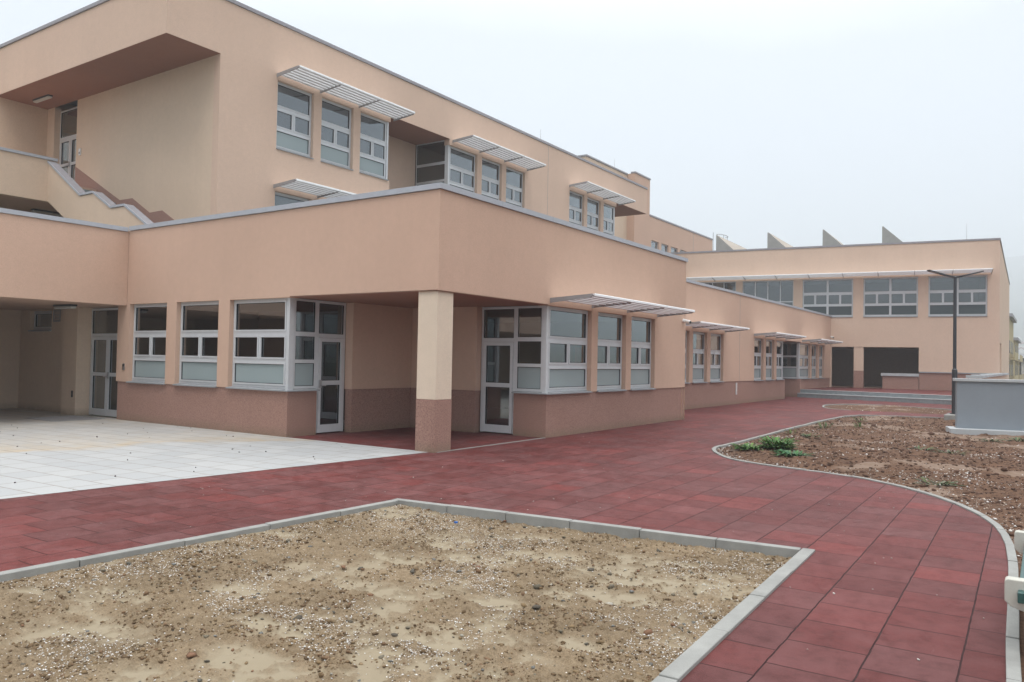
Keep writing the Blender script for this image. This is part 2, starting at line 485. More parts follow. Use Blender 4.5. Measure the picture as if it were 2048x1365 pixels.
def sunshade(parent, fr, u0, u1, z, panels=3, depth=1.02, slats=6, rise=.06):
    sm = MB()
    n_out = slats
    for k in range(n_out):
        f = (k + .75) / n_out
        d = -depth * f; zz = z + rise * f
        w, hh = (.128, .046) if k < n_out - 1 else (.135, .062)
        prof = [(-w / 2, .0), (w / 2 - .008, -.004), (w / 2, .006), (w / 2, hh - .012), (w / 2 - .012, hh), (-w / 2, .014)]
        for p in range(panels):
            a = u0 + (u1 - u0) * p / panels + .012; b = u0 + (u1 - u0) * (p + 1) / panels - .012
            pts = [fr.P(a, d - x, zz + y) for x, y in prof]
            sm.prism(pts, fr.u * (b - a))
    s = sm.build('sunshade', M['slat'], parent)
    for p in range(panels + 1):
        bm_ = MB()
        u = u0 + (u1 - u0) * p / panels
        a, b = u - .011, u + .011
        zo = .004 if 0 < p < panels else .0
        prof = [(.0, z - .06 + zo), (.0, z + .05 - zo), (-depth * .97, z + rise + .055 - zo), (-depth * 1.0, z + rise + .02), (-depth * .93, z + rise - .03 + zo)]
        bm_.prism([fr.P(a, d, zz) for d, zz in prof], fr.u * (b - a))
        bm_.build('bracket', M['bracket'], s)
    return s

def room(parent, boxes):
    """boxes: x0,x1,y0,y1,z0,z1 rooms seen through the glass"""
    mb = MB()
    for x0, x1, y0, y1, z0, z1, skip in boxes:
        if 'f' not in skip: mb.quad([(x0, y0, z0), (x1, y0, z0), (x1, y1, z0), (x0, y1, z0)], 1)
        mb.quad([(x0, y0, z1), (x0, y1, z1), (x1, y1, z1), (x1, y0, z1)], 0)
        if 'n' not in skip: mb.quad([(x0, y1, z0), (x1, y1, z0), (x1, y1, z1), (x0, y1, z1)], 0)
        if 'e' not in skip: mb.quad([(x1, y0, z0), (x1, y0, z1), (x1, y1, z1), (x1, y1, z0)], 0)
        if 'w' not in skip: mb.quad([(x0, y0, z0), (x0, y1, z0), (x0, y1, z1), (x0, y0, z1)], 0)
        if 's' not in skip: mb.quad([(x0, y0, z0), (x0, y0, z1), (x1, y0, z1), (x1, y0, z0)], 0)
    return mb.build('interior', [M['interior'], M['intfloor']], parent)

def alongx(y): return F((0, y), (1, 0), (0, 1))
def alongy(x): return F((x, 0), (0, 1), (1, 0))

# ================================================================== 1. corner wing with the porch
cw_ = thing('school_wing', 'salmon single-storey corner wing whose porch is held up by one cream and brown pillar', 'school wing', (11.32, 9.35, 0))
FR, FL = alongx(9.35), alongy(11.32)
w = MB()
w.panel(FR, 11.32, 23.41, 1.0, 4.9, .28, [(11.32, 15.22, 1, 3.02), (15.22, 17.30, 1, 3.0), (17.62, 19.23, 1, 3.0), (19.55, 21.11, 1, 3.0)])
w.panel(FL, 9.35, 20.15, 1.0, 4.896, .28, [(9.35, 13.45, 1, 3.024), (13.45, 15.495, 1, 3.0), (15.90, 17.553, 1, 3.0), (17.958, 19.6, 1, 3.0)])
w.panel(F((23.41, 0), (0, 1), (-1, 0)), 9.35, 11.26, 0, 4.892, .2, [])
w.box(13.07, 15.12, 13.31, 13.55, 1.0, 3.06)
w.box(15.12, 15.40, 11.28, 13.55, 1.0, 3.06)
w.build('wall', M['salmon'], cw_)
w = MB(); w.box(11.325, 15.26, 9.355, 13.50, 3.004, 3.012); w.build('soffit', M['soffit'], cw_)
w = MB(); w.box(11.60, 15.6, 9.63, 13.9, 3.03, 3.055); w.build('slab', M['roof'], cw_)
p = MB()
p.box(15.25, 23.39, 9.38, 9.62, 0, .998); p.box(15.25, 15.5, 9.62, 10.27, 0, .998)
p.box(11.35, 11.6, 13.48, 20.12, 0, .998); p.box(11.6, 12.17, 13.48, 13.72, 0, .998)
p.box(13.10, 15.15, 13.34, 13.55, 0, .998); p.box(15.15, 15.40, 11.31, 13.34, 0, .998)
p.build('plinth', M['brown'], cw_)
c = MB()
c.box(11.28, 23.45, 9.31, 9.72, 4.905, 5.01); c.box(11.28, 11.69, 9.72, 19.68, 4.905, 5.01)
c.box(23.05, 23.45, 9.72, 11.2, 4.905, 5.01)
for x in np.arange(13.3, 23, 2.0): c.box(x - .004, x + .004, 9.307, 9.73, 4.903, 5.016)
for y in np.arange(11.4, 19.5, 2.0): c.box(11.277, 11.70, y - .004, y + .004, 4.903, 5.016)
c.build('coping', M['coping'], cw_)
r = MB(); r.box(11.7, 23.0, 9.73, 19.7, 4.45, 4.6); r.build('roof', M['roof'], cw_)
pl = MB(); pl.box(11.36, 11.83, 9.39, 9.86, .98, 3.029)
pillar = pl.build('pillar', M['pillar'], cw_, bevel=.006)
pl = MB(); pl.box(11.357, 11.833, 9.387, 9.863, 0, .979); pl.build('pillar_base', M['brown'], pillar)
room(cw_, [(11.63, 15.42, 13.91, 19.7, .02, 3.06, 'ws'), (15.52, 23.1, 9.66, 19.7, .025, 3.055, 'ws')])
for bx in ((15.36, 15.40, 14.6, 15.6), (22.9, 23.06, 12, 13), (19.3, 20.2, 19.5, 19.66)):
    fu = MB(); fu.box(*bx, .03, 2.2); fu.build('inner_door', M['wood'], cw_)
window(cw_, FL, 13.62, 15.495, 1.03, 3.0, .12)
window(cw_, FL, 15.90, 17.553, 1.03, 3.0, .12)
window(cw_, FL, 17.958, 19.6, 1.03, 3.0, .12)
window(cw_, FR, 15.40, 17.30, 1.03, 3.0, .12)
window(cw_, FR, 17.62, 19.23, 1.03, 3.0, .12)
window(cw_, FR, 19.55, 21.11, 1.03, 3.0, .12)
for x0, y0, x1, y1, px, py in ((11.40, 13.53, 11.54, 13.62, 11.27, 13.40), (15.30, 9.43, 15.40, 9.53, 15.17, 9.30)):
    po = MB(); po.box(x0, x1, y0, y1, 1.003, 3.02); cp_ = po.build('corner_post', M['frame'], cw_)
    po = MB(); po.box(px, x1, py, y1, .982, 1.002); po.build('sill', M['sill'], cp_)
R3 = [(.03, .285), (.325, .585), (.635, .975)]
window(cw_, alongx(13.45), 11.54, 12.19, 1.03, 3.0, .10, split=False, bead=0)
door(cw_, alongx(13.45), 12.19, 13.06, 0.02, 2.17, 3.0, .10, 1, 12.30)
window(cw_, alongy(15.22), 9.53, 10.28, 1.03, 3.0, .10, split=False, bead=0)
door(cw_, alongy(15.22), 10.28, 11.27, 0.02, 2.17, 3.0, .10, 1, None)
sunshade(cw_, FR, 15.30, 21.25, 3.12, 3, 1.12)

# ================================================================== 2. covered walkway
cv = thing('covered_walkway', 'salmon flat-roofed passage with a deep dark recess beside the window-lined corner wing', 'walkway', (0, 19.73, 0))
w = MB()
w.box(-12, 11.312, 19.73, 20.0, 2.97, 4.875)
w.box(-12, 13.4, 20.0, 26.1, 2.972, 3.25)
w.box(-12.2, -12, 19.73, 26.1, 0, 4.8)  # unseen end wall, put in to stop light entering from the side
w.box(5.2, 5.5, 20.2, 25.84, 0, 2.971)  # unseen cross wall, added to darken the passage
w.build('wall', M['salmon'], cv)
w = MB()
w.box(-12, 11.5, 25.85, 26.1, 0, 2.972)
w.panel(alongy(11.5), 22.74, 25.85, 0, 2.972, .3, [(23.97, 25.28, 2.36, 2.94)])
w.box(11.22, 11.8, 21.98, 22.74, 0, 2.972)
w.build('back_wall', M['cream'], cv)
c = MB(); c.box(-12, 11.275, 19.69, 20.05, 4.88, 4.985)
for x in np.arange(-11, 11, 2.0): c.box(x - .004, x + .004, 19.687, 20.06, 4.878, 4.99)
c.build('coping', M['coping'], cv)
r = MB(); r.box(-12, 11.3, 20.06, 26, 4.4, 4.5); r.build('roof', M['roof'], cv)
door(cv, alongy(11.5), 20.17, 21.97, .02, 2.17, 2.95, .1, 2, 21.0)
window(cv, alongy(11.5), 23.97, 25.28, 2.38, 2.94, .12, split=False, rows=[(.1, .9)], frostrow=False)
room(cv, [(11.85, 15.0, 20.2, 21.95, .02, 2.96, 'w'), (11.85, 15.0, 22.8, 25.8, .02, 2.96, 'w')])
g = MB(); f_ = alongy(11.5)
ring(g, f_, 23.46, 23.86, 2.60, 2.95, .03, -.02, .0, 0)
for k in range(7): g.hexa([f_.P(23.49, -.018, 2.635 + k * .042), f_.P(23.83, -.018, 2.635 + k * .042), f_.P(23.83, -.002, 2.655 + k * .042), f_.P(23.49, -.002, 2.655 + k * .042),
                          f_.P(23.49, -.018, 2.64 + k * .042), f_.P(23.83, -.018, 2.64 + k * .042), f_.P(23.83, -.002, 2.66 + k * .042), f_.P(23.49, -.002, 2.66 + k * .042)])
g.build('vent_grille', M['bracket'], cv)

# ================================================================== 3. upper classroom block
ub = thing('classroom_block', 'tall cream upper block with white sunshades rising behind the corner wing', 'school building', (12.19, 19.73, 0))
FU = alongx(19.73)
A = [(15.93, 17.40), (17.73, 19.17), (19.50, 21.0)]
B = [(24.42, 26.28), (26.60, 28.07), (28.40, 29.90)]
D = [(33.95, 35.48), (35.80, 37.28), (37.62, 39.1)]
w = MB()
ops = [(12.19, 13.88, 4.6, 10.41), (21.0, 24.42, 7.2, 10.5), (39.1, 43.05, 4.6, 10.55)]
ops += [(a, b, 8.14, 10.27) for a, b in A + B + D] + [(a, b, 4.72, 6.82) for a, b in A]
w.panel(FU, 12.19, 43.05, 4.6, 12.0, .28, ops)
w.box(12.19, 12.46, 19.736, 40, 10.414, 11.996)
w.panel(F((43.05, 0), (0, 1), (-1, 0)), 19.73, 30, 10.55, 11.99, .2, [])
w.box(20.98, 24.42, 21.52, 21.7, 7.2, 10.504)
w.box(39.0, 39.1, 20.01, 23.5, 4.6, 10.554)
w.panel(F((0, 32.2), (-1, 0), (0, -1)), -43, -12.46, 4.6, 11.99, .2, [(-19.5, -14.2, 7.2, 10.35)])
w.build('wall', M['upper'], ub)
w = MB()
w.box(13.88, 14.1, 20.012, 27.65, 4.6, 10.418); w.box(13.88, 14.1, 29.2, 29.9, 4.6, 10.418)
w.box(12.2, 13.88, 29.7, 29.9, 3.2, 10.418); w.box(4, 12.2, 29.7, 29.9, 3.2, 7.1)
w.build('recess_wall', M['cream'], ub)
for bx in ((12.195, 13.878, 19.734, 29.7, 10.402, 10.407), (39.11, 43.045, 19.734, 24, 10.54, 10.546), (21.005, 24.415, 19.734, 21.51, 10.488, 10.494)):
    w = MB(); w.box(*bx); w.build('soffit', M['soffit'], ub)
for bx in ((12.46, 13.88, 20.01, 29.7, 10.43, 10.6), (39.1, 43.0, 20.01, 24, 10.56, 10.7), (21.0, 24.42, 20.01, 21.5, 10.51, 10.7)):
    w = MB(); w.box(*bx); w.build('slab', M['roof'], ub)
d_ = MB()
top = [(27.65, 8.1), (24.8, 6.66), (24.07, 6.65), (23.07, 6.1), (22.4, 6.11), (20.3, 4.97)]
d_.prism([(13.866, y, z) for y, z in top] + [(13.866, 20.3, 4.6), (13.866, 27.65, 6.6)], (.013, 0, 0))
d_.build('dado', M['brown'], ub)
c = MB(); c.box(12.15, 43.09, 19.69, 20.06, 12.005, 12.11); c.box(12.15, 12.5, 20.06, 40, 12.005, 12.11)
for x in np.arange(14.2, 43, 2.0): c.box(x - .004, x + .004, 19.687, 20.07, 12.003, 12.115)
c.box(42.75, 43.09, 20.06, 30, 12.005, 12.11)
c.build('coping', M['copdark'], ub)
r = MB(); r.box(12.5, 42.9, 20.07, 32, 11.5, 11.6); r.build('roof', M['roof'], ub)
for a, b in A: window(ub, FU, a if a > 20 else a, b if b < 20.5 else b - .08, 8.17, 10.27, .12)
for a, b in B: window(ub, FU, a + (.10 if a < 25 else 0), b, 8.17, 10.27, .12)
for a, b in D: window(ub, FU, a, b - (.08 if b > 39 else 0), 8.17, 10.27, .12)
for a, b in A: window(ub, FU, a, b, 4.75, 6.82, .12)
for bx in ((20.92, 21.0, 19.82, 19.92), (24.44, 24.52, 19.81, 19.93), (39.02, 39.1, 19.82, 19.92)):
    po = MB(); po.box(*bx, 8.14, 10.5); po.build('corner_post', M['frame'], ub)
window(ub, alongx(21.50), 21.1, 22.5, 8.17, 10.27, -.02, sill=False)
window(ub, alongy(24.42), 19.93, 21.5, 8.17, 10.5, .02, split=False, bead=0)
w = MB(); w.box(24.42, 24.6, 20.01, 21.52, 7.2, 8.12); w.build('parapet', M['upper'], ub)
door(ub, alongy(14.0), 27.65, 29.2, 7.2, 9.25, 10.3, .08, 2, 28.42)
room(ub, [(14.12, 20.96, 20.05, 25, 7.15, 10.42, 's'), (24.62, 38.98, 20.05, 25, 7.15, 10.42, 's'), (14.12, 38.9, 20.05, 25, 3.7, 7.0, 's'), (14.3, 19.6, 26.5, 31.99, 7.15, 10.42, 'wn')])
window(ub, F((0, 32.2), (-1, 0), (0, -1)), -19.5, -14.2, 7.25, 10.35, .08, cols=3, split=False, sill=False, frostrow=False)
sunshade(ub, FU, 15.89, 21.15, 10.40, 3)
sunshade(ub, FU, 24.60, 30.05, 10.44, 3)
sunshade(ub, FU, 33.92, 39.35, 10.46, 3)
sunshade(ub, FU, 15.87, 21.15, 6.95, 3)
j = MB(); j.box(31.875, 31.895, 19.727, 19.74, 4.6, 12.0); j.build('expansion_joint', M['bracket'], ub)

# ================================================================== 4. outdoor staircase
st = thing('outdoor_staircase', 'cream staircase with stepped grey-capped parapet climbing to the upper glazed door', 'staircase', (12.2, 23, 4.4))
tp = [(25.97, 7.72), (23.99, 6.475), (23.23, 6.475), (22.25, 5.94), (21.55, 5.94), (19.95, 5.04)]
w = MB()
w.prism([(12.2, 26.36, 7.72)] and [(12.2, y, z - .07) for y, z in tp] + [(12.2, 19.95, 4.5), (12.2, 22.6, 4.5), (12.2, 25.9, 6.42), (12.2, 25.97, 6.44)], (.22, 0, 0))
w.box(2, 12.42, 25.97, 26.2, 6.44, 7.74)
w.build('parapet', M['cream'], st)
c = MB()
for (y0, z0), (y1, z1) in zip(tp[:-1], tp[1:]):
    c.hexa([(12.17, y0, z0 - .06), (12.19, y0, z0 - .06), (12.19, y1, z1 - .06), (12.17, y1, z1 - .06), (12.17, y0, z0 + .004), (12.19, y0, z0 + .004), (12.19, y1, z1 + .004), (12.17, y1, z1 + .004)])
    c.hexa([(12.192, y0, z0 - .06), (12.46, y0, z0 - .06), (12.46, y1, z1 - .06), (12.192, y1, z1 - .06), (12.192, y0, z0), (12.46, y0, z0), (12.46, y1, z1), (12.192, y1, z1)], 1)
c.box(2, 12.47, 25.93, 26.25, 7.745, 7.83)
c.build('coping', [M['coping'], M['copdark']], st)
s_ = MB()
for k in range(19):
    y1 = 26.2 - k * .3; z = 7.02 - k * .142
    s_.box(12.42, 13.86, y1 - .3, y1, z - .3, z)
s_.build('stair_flight', M['step'], st)
s_ = MB(); s_.box(2, 13.86, 26.2, 29.69, 6.45, 7.15); s_.build('landing_slab', M['salmon'], st)

# ================================================================== 5. long low wing
lw = thing('school_wing', 'long salmon low wing with slim window groups between the corner wing and the far hall', 'school wing', (23.45, 11.27, 0))
FB = alongx(11.27)
w = MB()
O2 = [(27.1, 28.64), (29.0, 30.53), (30.91, 32.44), (36.65, 38.1), (38.5, 39.89), (40.3, 41.75), (45.0, 47.1), (47.42, 48.87), (49.23, 50.47)]
w.panel(FB, 23.42, 52.18, 1.0, 4.80, .28, [(a, b, 1, 2.98) for a, b in O2] + [(41.75, 45.0, 1, 3.03)])
w.box(41.75, 45.2, 11.55, 12.9, 3.034, 3.2); w.box(41.5, 45.1, 12.75, 12.9, 0, 3.034)
w.build('wall', M['salmon'], lw)
p = MB(); p.box(23.42, 41.95, 11.30, 11.5, 0, .998); p.box(45.0, 52.1, 11.30, 11.5, 0, .998); p.box(45.0, 45.15, 11.5, 12.75, 0, .998)
p.build('plinth', M['brown'], lw)
c = MB(); c.box(23.46, 52.15, 11.23, 11.6, 4.805, 4.905)
for x in np.arange(24.4, 52, 2.0): c.box(x - .004, x + .004, 11.227, 11.61, 4.803, 4.91)
c.build('coping', M['coping'], lw)
r = MB(); r.box(23.5, 52.1, 11.61, 19.7, 4.3, 4.45); r.build('roof', M['roof'], lw)
for a, b in O2:
    window(lw, FB, a + (.08 if a == 45.0 else 0), b - (.08 if b == 41.75 else 0), 1.03, 2.98, .12)
for x in (41.67, 45.0):
    po = MB(); po.box(x, x + .08, 11.36, 11.46, 1, 3.03); po.build('corner_post', M['frame'], lw)
window(lw, alongy(45.0), 11.46, 12.74, 1.03, 3.0, .03, split=False, bead=0)
door(lw, alongx(12.66), 42.6, 44.5, .02, 2.17, 3.0, 0, 2, 43.5)
room(lw, [(23.6, 41.4, 11.56, 16, .03, 3.05, 's'), (45.2, 51.6, 11.56, 16, .03, 3.05, 's')])
sunshade(lw, FB, 27.05, 32.6, 3.13, 3)
sunshade(lw, FB, 36.56, 41.9, 3.12, 3)
sunshade(lw, FB, 45.2, 50.65, 3.10, 3)
j = MB(); j.box(34.52, 34.54, 11.267, 11.28, 1.0, 4.8); j.build('expansion_joint', M['bracket'], lw)
j = MB(); j.cyl((34.15, 11.27, .42), (34.15, 11.27, .93), .035); j.build('drainpipe', M['white'], lw)

# ================================================================== 6. far hall
a75 = R(7.5); tv = (math.sin(a75), -math.cos(a75)); nv = (math.cos(a75), math.sin(a75))
FH = F((52.19, 11.27), tv, nv)
hl = thing('school_hall', 'tall cream hall at the far end with three large windows and grey roof scoops', 'school building', (52.19, 11.27, 0))
w = MB()
HW = [(-9.0, -5.86), (-5.44, -2.25), (-1.7, 1.27), (1.85, 4.85), (5.4, 8.43)]
w.panel(FH, -14, 9.03, .0, 9.2, .3, [(a, b, 4.8, 7.2) for a, b in HW] + [(.05, 4.91, 0, 2.95), (4.91, 9.03, 0, 1.5)])
cn = FH.P(9.03, 0, 0)
FS = F((cn.x, cn.y), (1, .018), (-.018, 1))
w.panel(FS, 0, 29, 0, 9.196, .3, [(1.2, 4.2, .3, 3.3)])
w.fbox(FS, 1.2, 4.2, .3, .32, 0, 3.4)
w.fbox(FH, -14, 9.0, 25, 25.2, 0, 9.19)
w.build('wall', M['hallp'], hl)
p = MB(); p.fbox(FH, 4.93, 9.0, .03, .25, 0, 1.44); p.build('plinth', M['brown'], hl)
p = MB(); p.fbox(FH, 4.93, 9.0, -.05, .25, 1.445, 1.485); p.build('ledge', M['coping'], hl)
p = MB(); p.fbox(FH, 2.95, 4.90, -.02, .25, .4, 1.2); q_ = p.build('counter', M['brown'], hl)
p = MB(); p.fbox(FH, 2.86, 4.92, -.10, .32, 1.205, 1.37); p.build('counter_top', M['gcop'], q_)
p = MB(); p.fbox(FH, 1.33, 1.88, .03, .55, 1.48, 2.95); q_ = p.build('column', M['hallp'], hl)
p = MB(); p.fbox(FH, 1.325, 1.885, .025, .555, .4, 1.478); p.build('column_base', M['brown'], q_)
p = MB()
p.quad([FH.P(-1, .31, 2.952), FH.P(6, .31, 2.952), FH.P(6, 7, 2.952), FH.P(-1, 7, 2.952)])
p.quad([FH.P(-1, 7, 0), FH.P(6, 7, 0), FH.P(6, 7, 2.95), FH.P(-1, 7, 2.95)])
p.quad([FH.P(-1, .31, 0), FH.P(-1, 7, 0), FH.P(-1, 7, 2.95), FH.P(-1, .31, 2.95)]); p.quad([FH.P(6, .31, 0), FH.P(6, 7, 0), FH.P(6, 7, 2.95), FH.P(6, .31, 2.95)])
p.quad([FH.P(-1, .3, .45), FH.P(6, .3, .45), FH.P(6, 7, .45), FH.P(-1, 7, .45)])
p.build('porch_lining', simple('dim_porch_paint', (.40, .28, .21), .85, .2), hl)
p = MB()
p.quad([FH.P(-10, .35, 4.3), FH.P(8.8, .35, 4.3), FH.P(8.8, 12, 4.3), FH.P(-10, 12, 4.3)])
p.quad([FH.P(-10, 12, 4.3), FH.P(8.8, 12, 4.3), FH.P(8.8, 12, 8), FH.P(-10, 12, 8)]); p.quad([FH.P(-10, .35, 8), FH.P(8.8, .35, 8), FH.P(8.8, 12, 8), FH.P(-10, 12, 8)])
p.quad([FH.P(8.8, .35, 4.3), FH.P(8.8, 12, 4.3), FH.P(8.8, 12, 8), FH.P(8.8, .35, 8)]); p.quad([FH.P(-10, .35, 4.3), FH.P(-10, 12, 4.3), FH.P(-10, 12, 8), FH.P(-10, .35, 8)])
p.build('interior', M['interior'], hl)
c = MB(); c.fbox(FH, -14, 9.07, -.04, .34, 9.205, 9.31); c.fbox(FS, .35, 29.05, -.04, .32, 9.205, 9.31); c.build('coping', M['copdark'], hl)
r = MB(); r.fbox(FH, -13.9, 8.7, .35, 25, 8.8, 8.9); r.build('roof', M['roof'], hl)
for k, (a, b) in enumerate(HW):
    if k < 2: window(hl, FH, a, b, 4.83, 7.2, .1, cols=4, split=False, rows=[(.03, .28), (.31, .40), (.43, .975)], bead=0, frost='tint')
    else: window(hl, FH, a, b, 4.83, 7.2, .1, cols=2, frost='tint', bead=.03)
sunshade(hl, FH, -9.2, 8.62, 7.30, 9, 1.0, 6, .1)
for u in (-7.35, -4.0, -.6, 2.85):
    tri = lambda d: [FH.P(u, d, 8.9), FH.P(u + 1.7, d, 8.9), FH.P(u + .07, d, 10.45), FH.P(u, d, 10.45)]
    s_ = MB(); s_.prism(tri(.735), (FH.n + Vector((1, 0, 0)) * .9 + Vector((0, -.06, 0))).normalized() * 8); sp_ = s_.build('roof_scoop', M['scoopside'], hl)
    s_ = MB(); s_.prism(tri(.70), FH.n * .033); s_.build('front_panel', M['scoop'], sp_)

# ================================================================== 7. back tower block
tw = thing('stair_tower', 'salmon tower and flat-roofed rear block behind the upper block with small square windows', 'school building', (48.26, 23, 0))
FT = alongx(23.0)
w = MB()
T4 = [(51.05, 52.35), (52.8, 54.1), (54.54, 55.84), (56.3, 57.6)]
w.panel(FT, 48.26, 63.2, 4, 11.95, .28, [(a, b, 8.2, 10.32) for a, b in T4])
w.panel(FT, 48.26, 50.7, 11.95, 14.45, .28, [])
w.box(50.5, 50.7, 23.006, 28, 11.95, 14.446)
w.box(48.26, 48.5, 23.006, 23.6, 4, 14.446)
w.box(63.0, 63.2, 23.006, 30, 4, 11.946)
w.build('wall', M['salmon'], tw)
w = MB(); w.box(42.5, 48.26, 23.55, 24, 4, 14.36); w.box(42.5, 42.8, 24, 28, 4, 14.36); w.build('side_wall', M['cream'], tw)
c = MB(); c.box(48.24, 50.75, 22.96, 23.3, 14.46, 14.56); c.box(42.45, 48.22, 23.5, 23.9, 14.37, 14.47); c.box(50.72, 63.25, 22.96, 23.3, 11.955, 12.06); c.box(42.45, 42.85, 23.9, 28, 14.37, 14.47)
c.build('coping', M['copdark'], tw)
r = MB(); r.box(50.8, 63, 23.3, 30, 11.5, 11.6); r.box(42.8, 50.5, 24, 28, 14.0, 14.1); r.build('roof', M['roof'], tw)
for a, b in T4: window(tw, FT, a, b, 8.23, 10.32, .12)
room(tw, [(50.8, 62.8, 23.32, 28, 8.0, 10.5, 's')])
j = MB(); j.box(58.9, 58.95, 22.996, 23.01, 4, 11.95); j.build('expansion_joint', M['bracket'], tw)

# roof ladder hoop behind the first scoop
ld = thing('roof_ladder', 'thin grey ladder cage standing on the rear roof behind the first roof scoop', 'ladder', (65.5, 23.6, 9))
for dx in (0, .9):
    m_ = MB(); m_.cyl((65.0 + dx, 23.6, 9), (65.0 + dx, 23.6, 12.9), .03, n=8); m_.build('rail', M['steel'], ld)
for z in (12.3, 12.85):
    m_ = MB()
    for k in range(12):
        a0, a1 = math.pi * k / 12, math.pi * (k + 1) / 12
        m_.cyl((66.9 + 1.1 * math.cos(a0), 23.6 - .5 * math.sin(a0), z), (66.9 + 1.1 * math.cos(a1), 23.6 - .5 * math.sin(a1), z), .028, n=6)
    m_.build('hoop', M['steel'], ld)
for k in (2, 5, 8):
    a0 = math.pi * k / 12
    m_ = MB(); m_.cyl((66.9 + 1.1 * math.cos(a0), 23.6 - .5 * math.sin(a0), 11), (66.9 + 1.1 * math.cos(a0), 23.6 - .5 * math.sin(a0), 12.85), .022, n=6); m_.build('upright', M['steel'], ld)

# lightning rods on the roof edges
for (x, y, z, h, lb) in ((31.9, 20.2, 12.1, .75, 'thin lightning rod above the vertical wall joint of the upper block'),
                         (47.0, 23.9, 14.46, .8, 'thin lightning rod on the roof of the rear tower'),
                         (53.6, 4.0, 9.3, 1.0, 'thin lightning rod near the right roof corner of the far hall')):
    m_ = MB(); m_.cyl((x, y, z), (x, y, z + h), .012, .006, 6); m_.cyl((x, y, z), (x, y, z + .06), .05, .05, 8)
    tag(m_.build('lightning_rod', M['steel']), lb, 'lightning rod', 'lightning rods on the roofs')

# ================================================================== ceiling lamps, cameras, intercom, grate
def ceiling_lamp(x0, x1, y0, y1, z, label):
    t = thing('ceiling_lamp', label, 'lamp', ((x0 + x1) / 2, (y0 + y1) / 2, z), 'long lamps under the soffits')
    m_ = MB(); m_.box(x0, x1, y0, y1, z - .05, z - .002); m_.build('housing', M['dark'], t, bevel=.01)
    m_ = MB(); m_.box(x0 + .01, x1 - .01, y0 + .01, y1 - .01, z - .11, z - .051); m_.build('diffuser', M['lens'], t, bevel=.03)
ceiling_lamp(13.03, 13.19, 27.9, 29.0, 10.418, 'pale bar lamp under the highest reddish soffit above the glazed door')
ceiling_lamp(10.40, 10.58, 20.75, 21.65, 2.972, 'grey bar lamp under the dark passage ceiling in front of the pilaster')
ceiling_lamp(12.6, 13.5, 27.7, 27.9, 6.45, 'small bar lamp under the stair landing beside the sloping stair')

def camera(x, y, z, label, d=(-.3, -.9)):
    t = thing('security_camera', label, 'camera', (x, y, z), 'white security cameras on the walls')
    m_ = MB(); m_.cyl((x, y, z), (x, y - .05, z), .06); m_.cyl((x, y - .05, z), (x, y - .12, z - .02), .025); m_.build('mount', M['white'], t)
    m_ = MB(); v = Vector((d[0], d[1], -.25)).normalized(); a_ = Vector((x, y - .12, z - .02)) - v * .08
    m_.cyl(a_, a_ + v * .22, .05, .055); h = m_.build('camera_body', M['white'], t, bevel=.008)
    m_ = MB(); m_.cyl(a_ + v * .221, a_ + v * .23, .042); m_.build('lens', M['dark'], h)
camera(23.2, 9.35, 3.06, 'white security camera at the right end of the corner wing')
camera(52.0, 11.23, 3.55, 'white security camera in the inner corner where the hall meets the low wing', (-.9, -.4))

ic = thing('intercom', 'small grey intercom on the wall edge beside the double glass door', 'intercom', (11.32, 19.80, 1.38))
m_ = MB(); m_.box(11.295, 11.319, 19.74, 19.83, 1.30, 1.47); pnl = m_.build('panel', M['steel'], ic, bevel=.004)
m_ = MB(); m_.box(11.29, 11.2945, 19.755, 19.815, 1.39, 1.45); m_.build('screen', M['dark'], pnl)
m_ = MB(); m_.box(11.205, 11.219, 22.10, 22.18, .50, .68)
tag(m_.build('junction_cover', M['dark'], bevel=.003), 'small dark cover low on the cream pilaster beside the glass door', 'cover')
ic2 = thing('door_bell', 'small white bell box on the cream wall beside the upper glazed door', 'door bell', (13.87, 27.4, 8.55))
m_ = MB(); m_.box(13.845, 13.879, 27.30, 27.42, 8.45, 8.68); b_ = m_.build('housing', M['white'], ic2, bevel=.004)
m_ = MB(); m_.box(13.840, 13.8449, 27.33, 27.39, 8.50, 8.56); m_.build('button', M['dark'], b_)
m_ = MB()
m_.box(9.9, 11.2, 20.4, 21.9, .006, .012)
for k in range(24): m_.box(9.95, 11.15, 20.46 + k * .06, 20.485 + k * .06, .0122, .02)
tag(m_.build('floor_grate', M['bracket']), 'dark metal floor grate in the paving before the double glass door', 'floor grate')

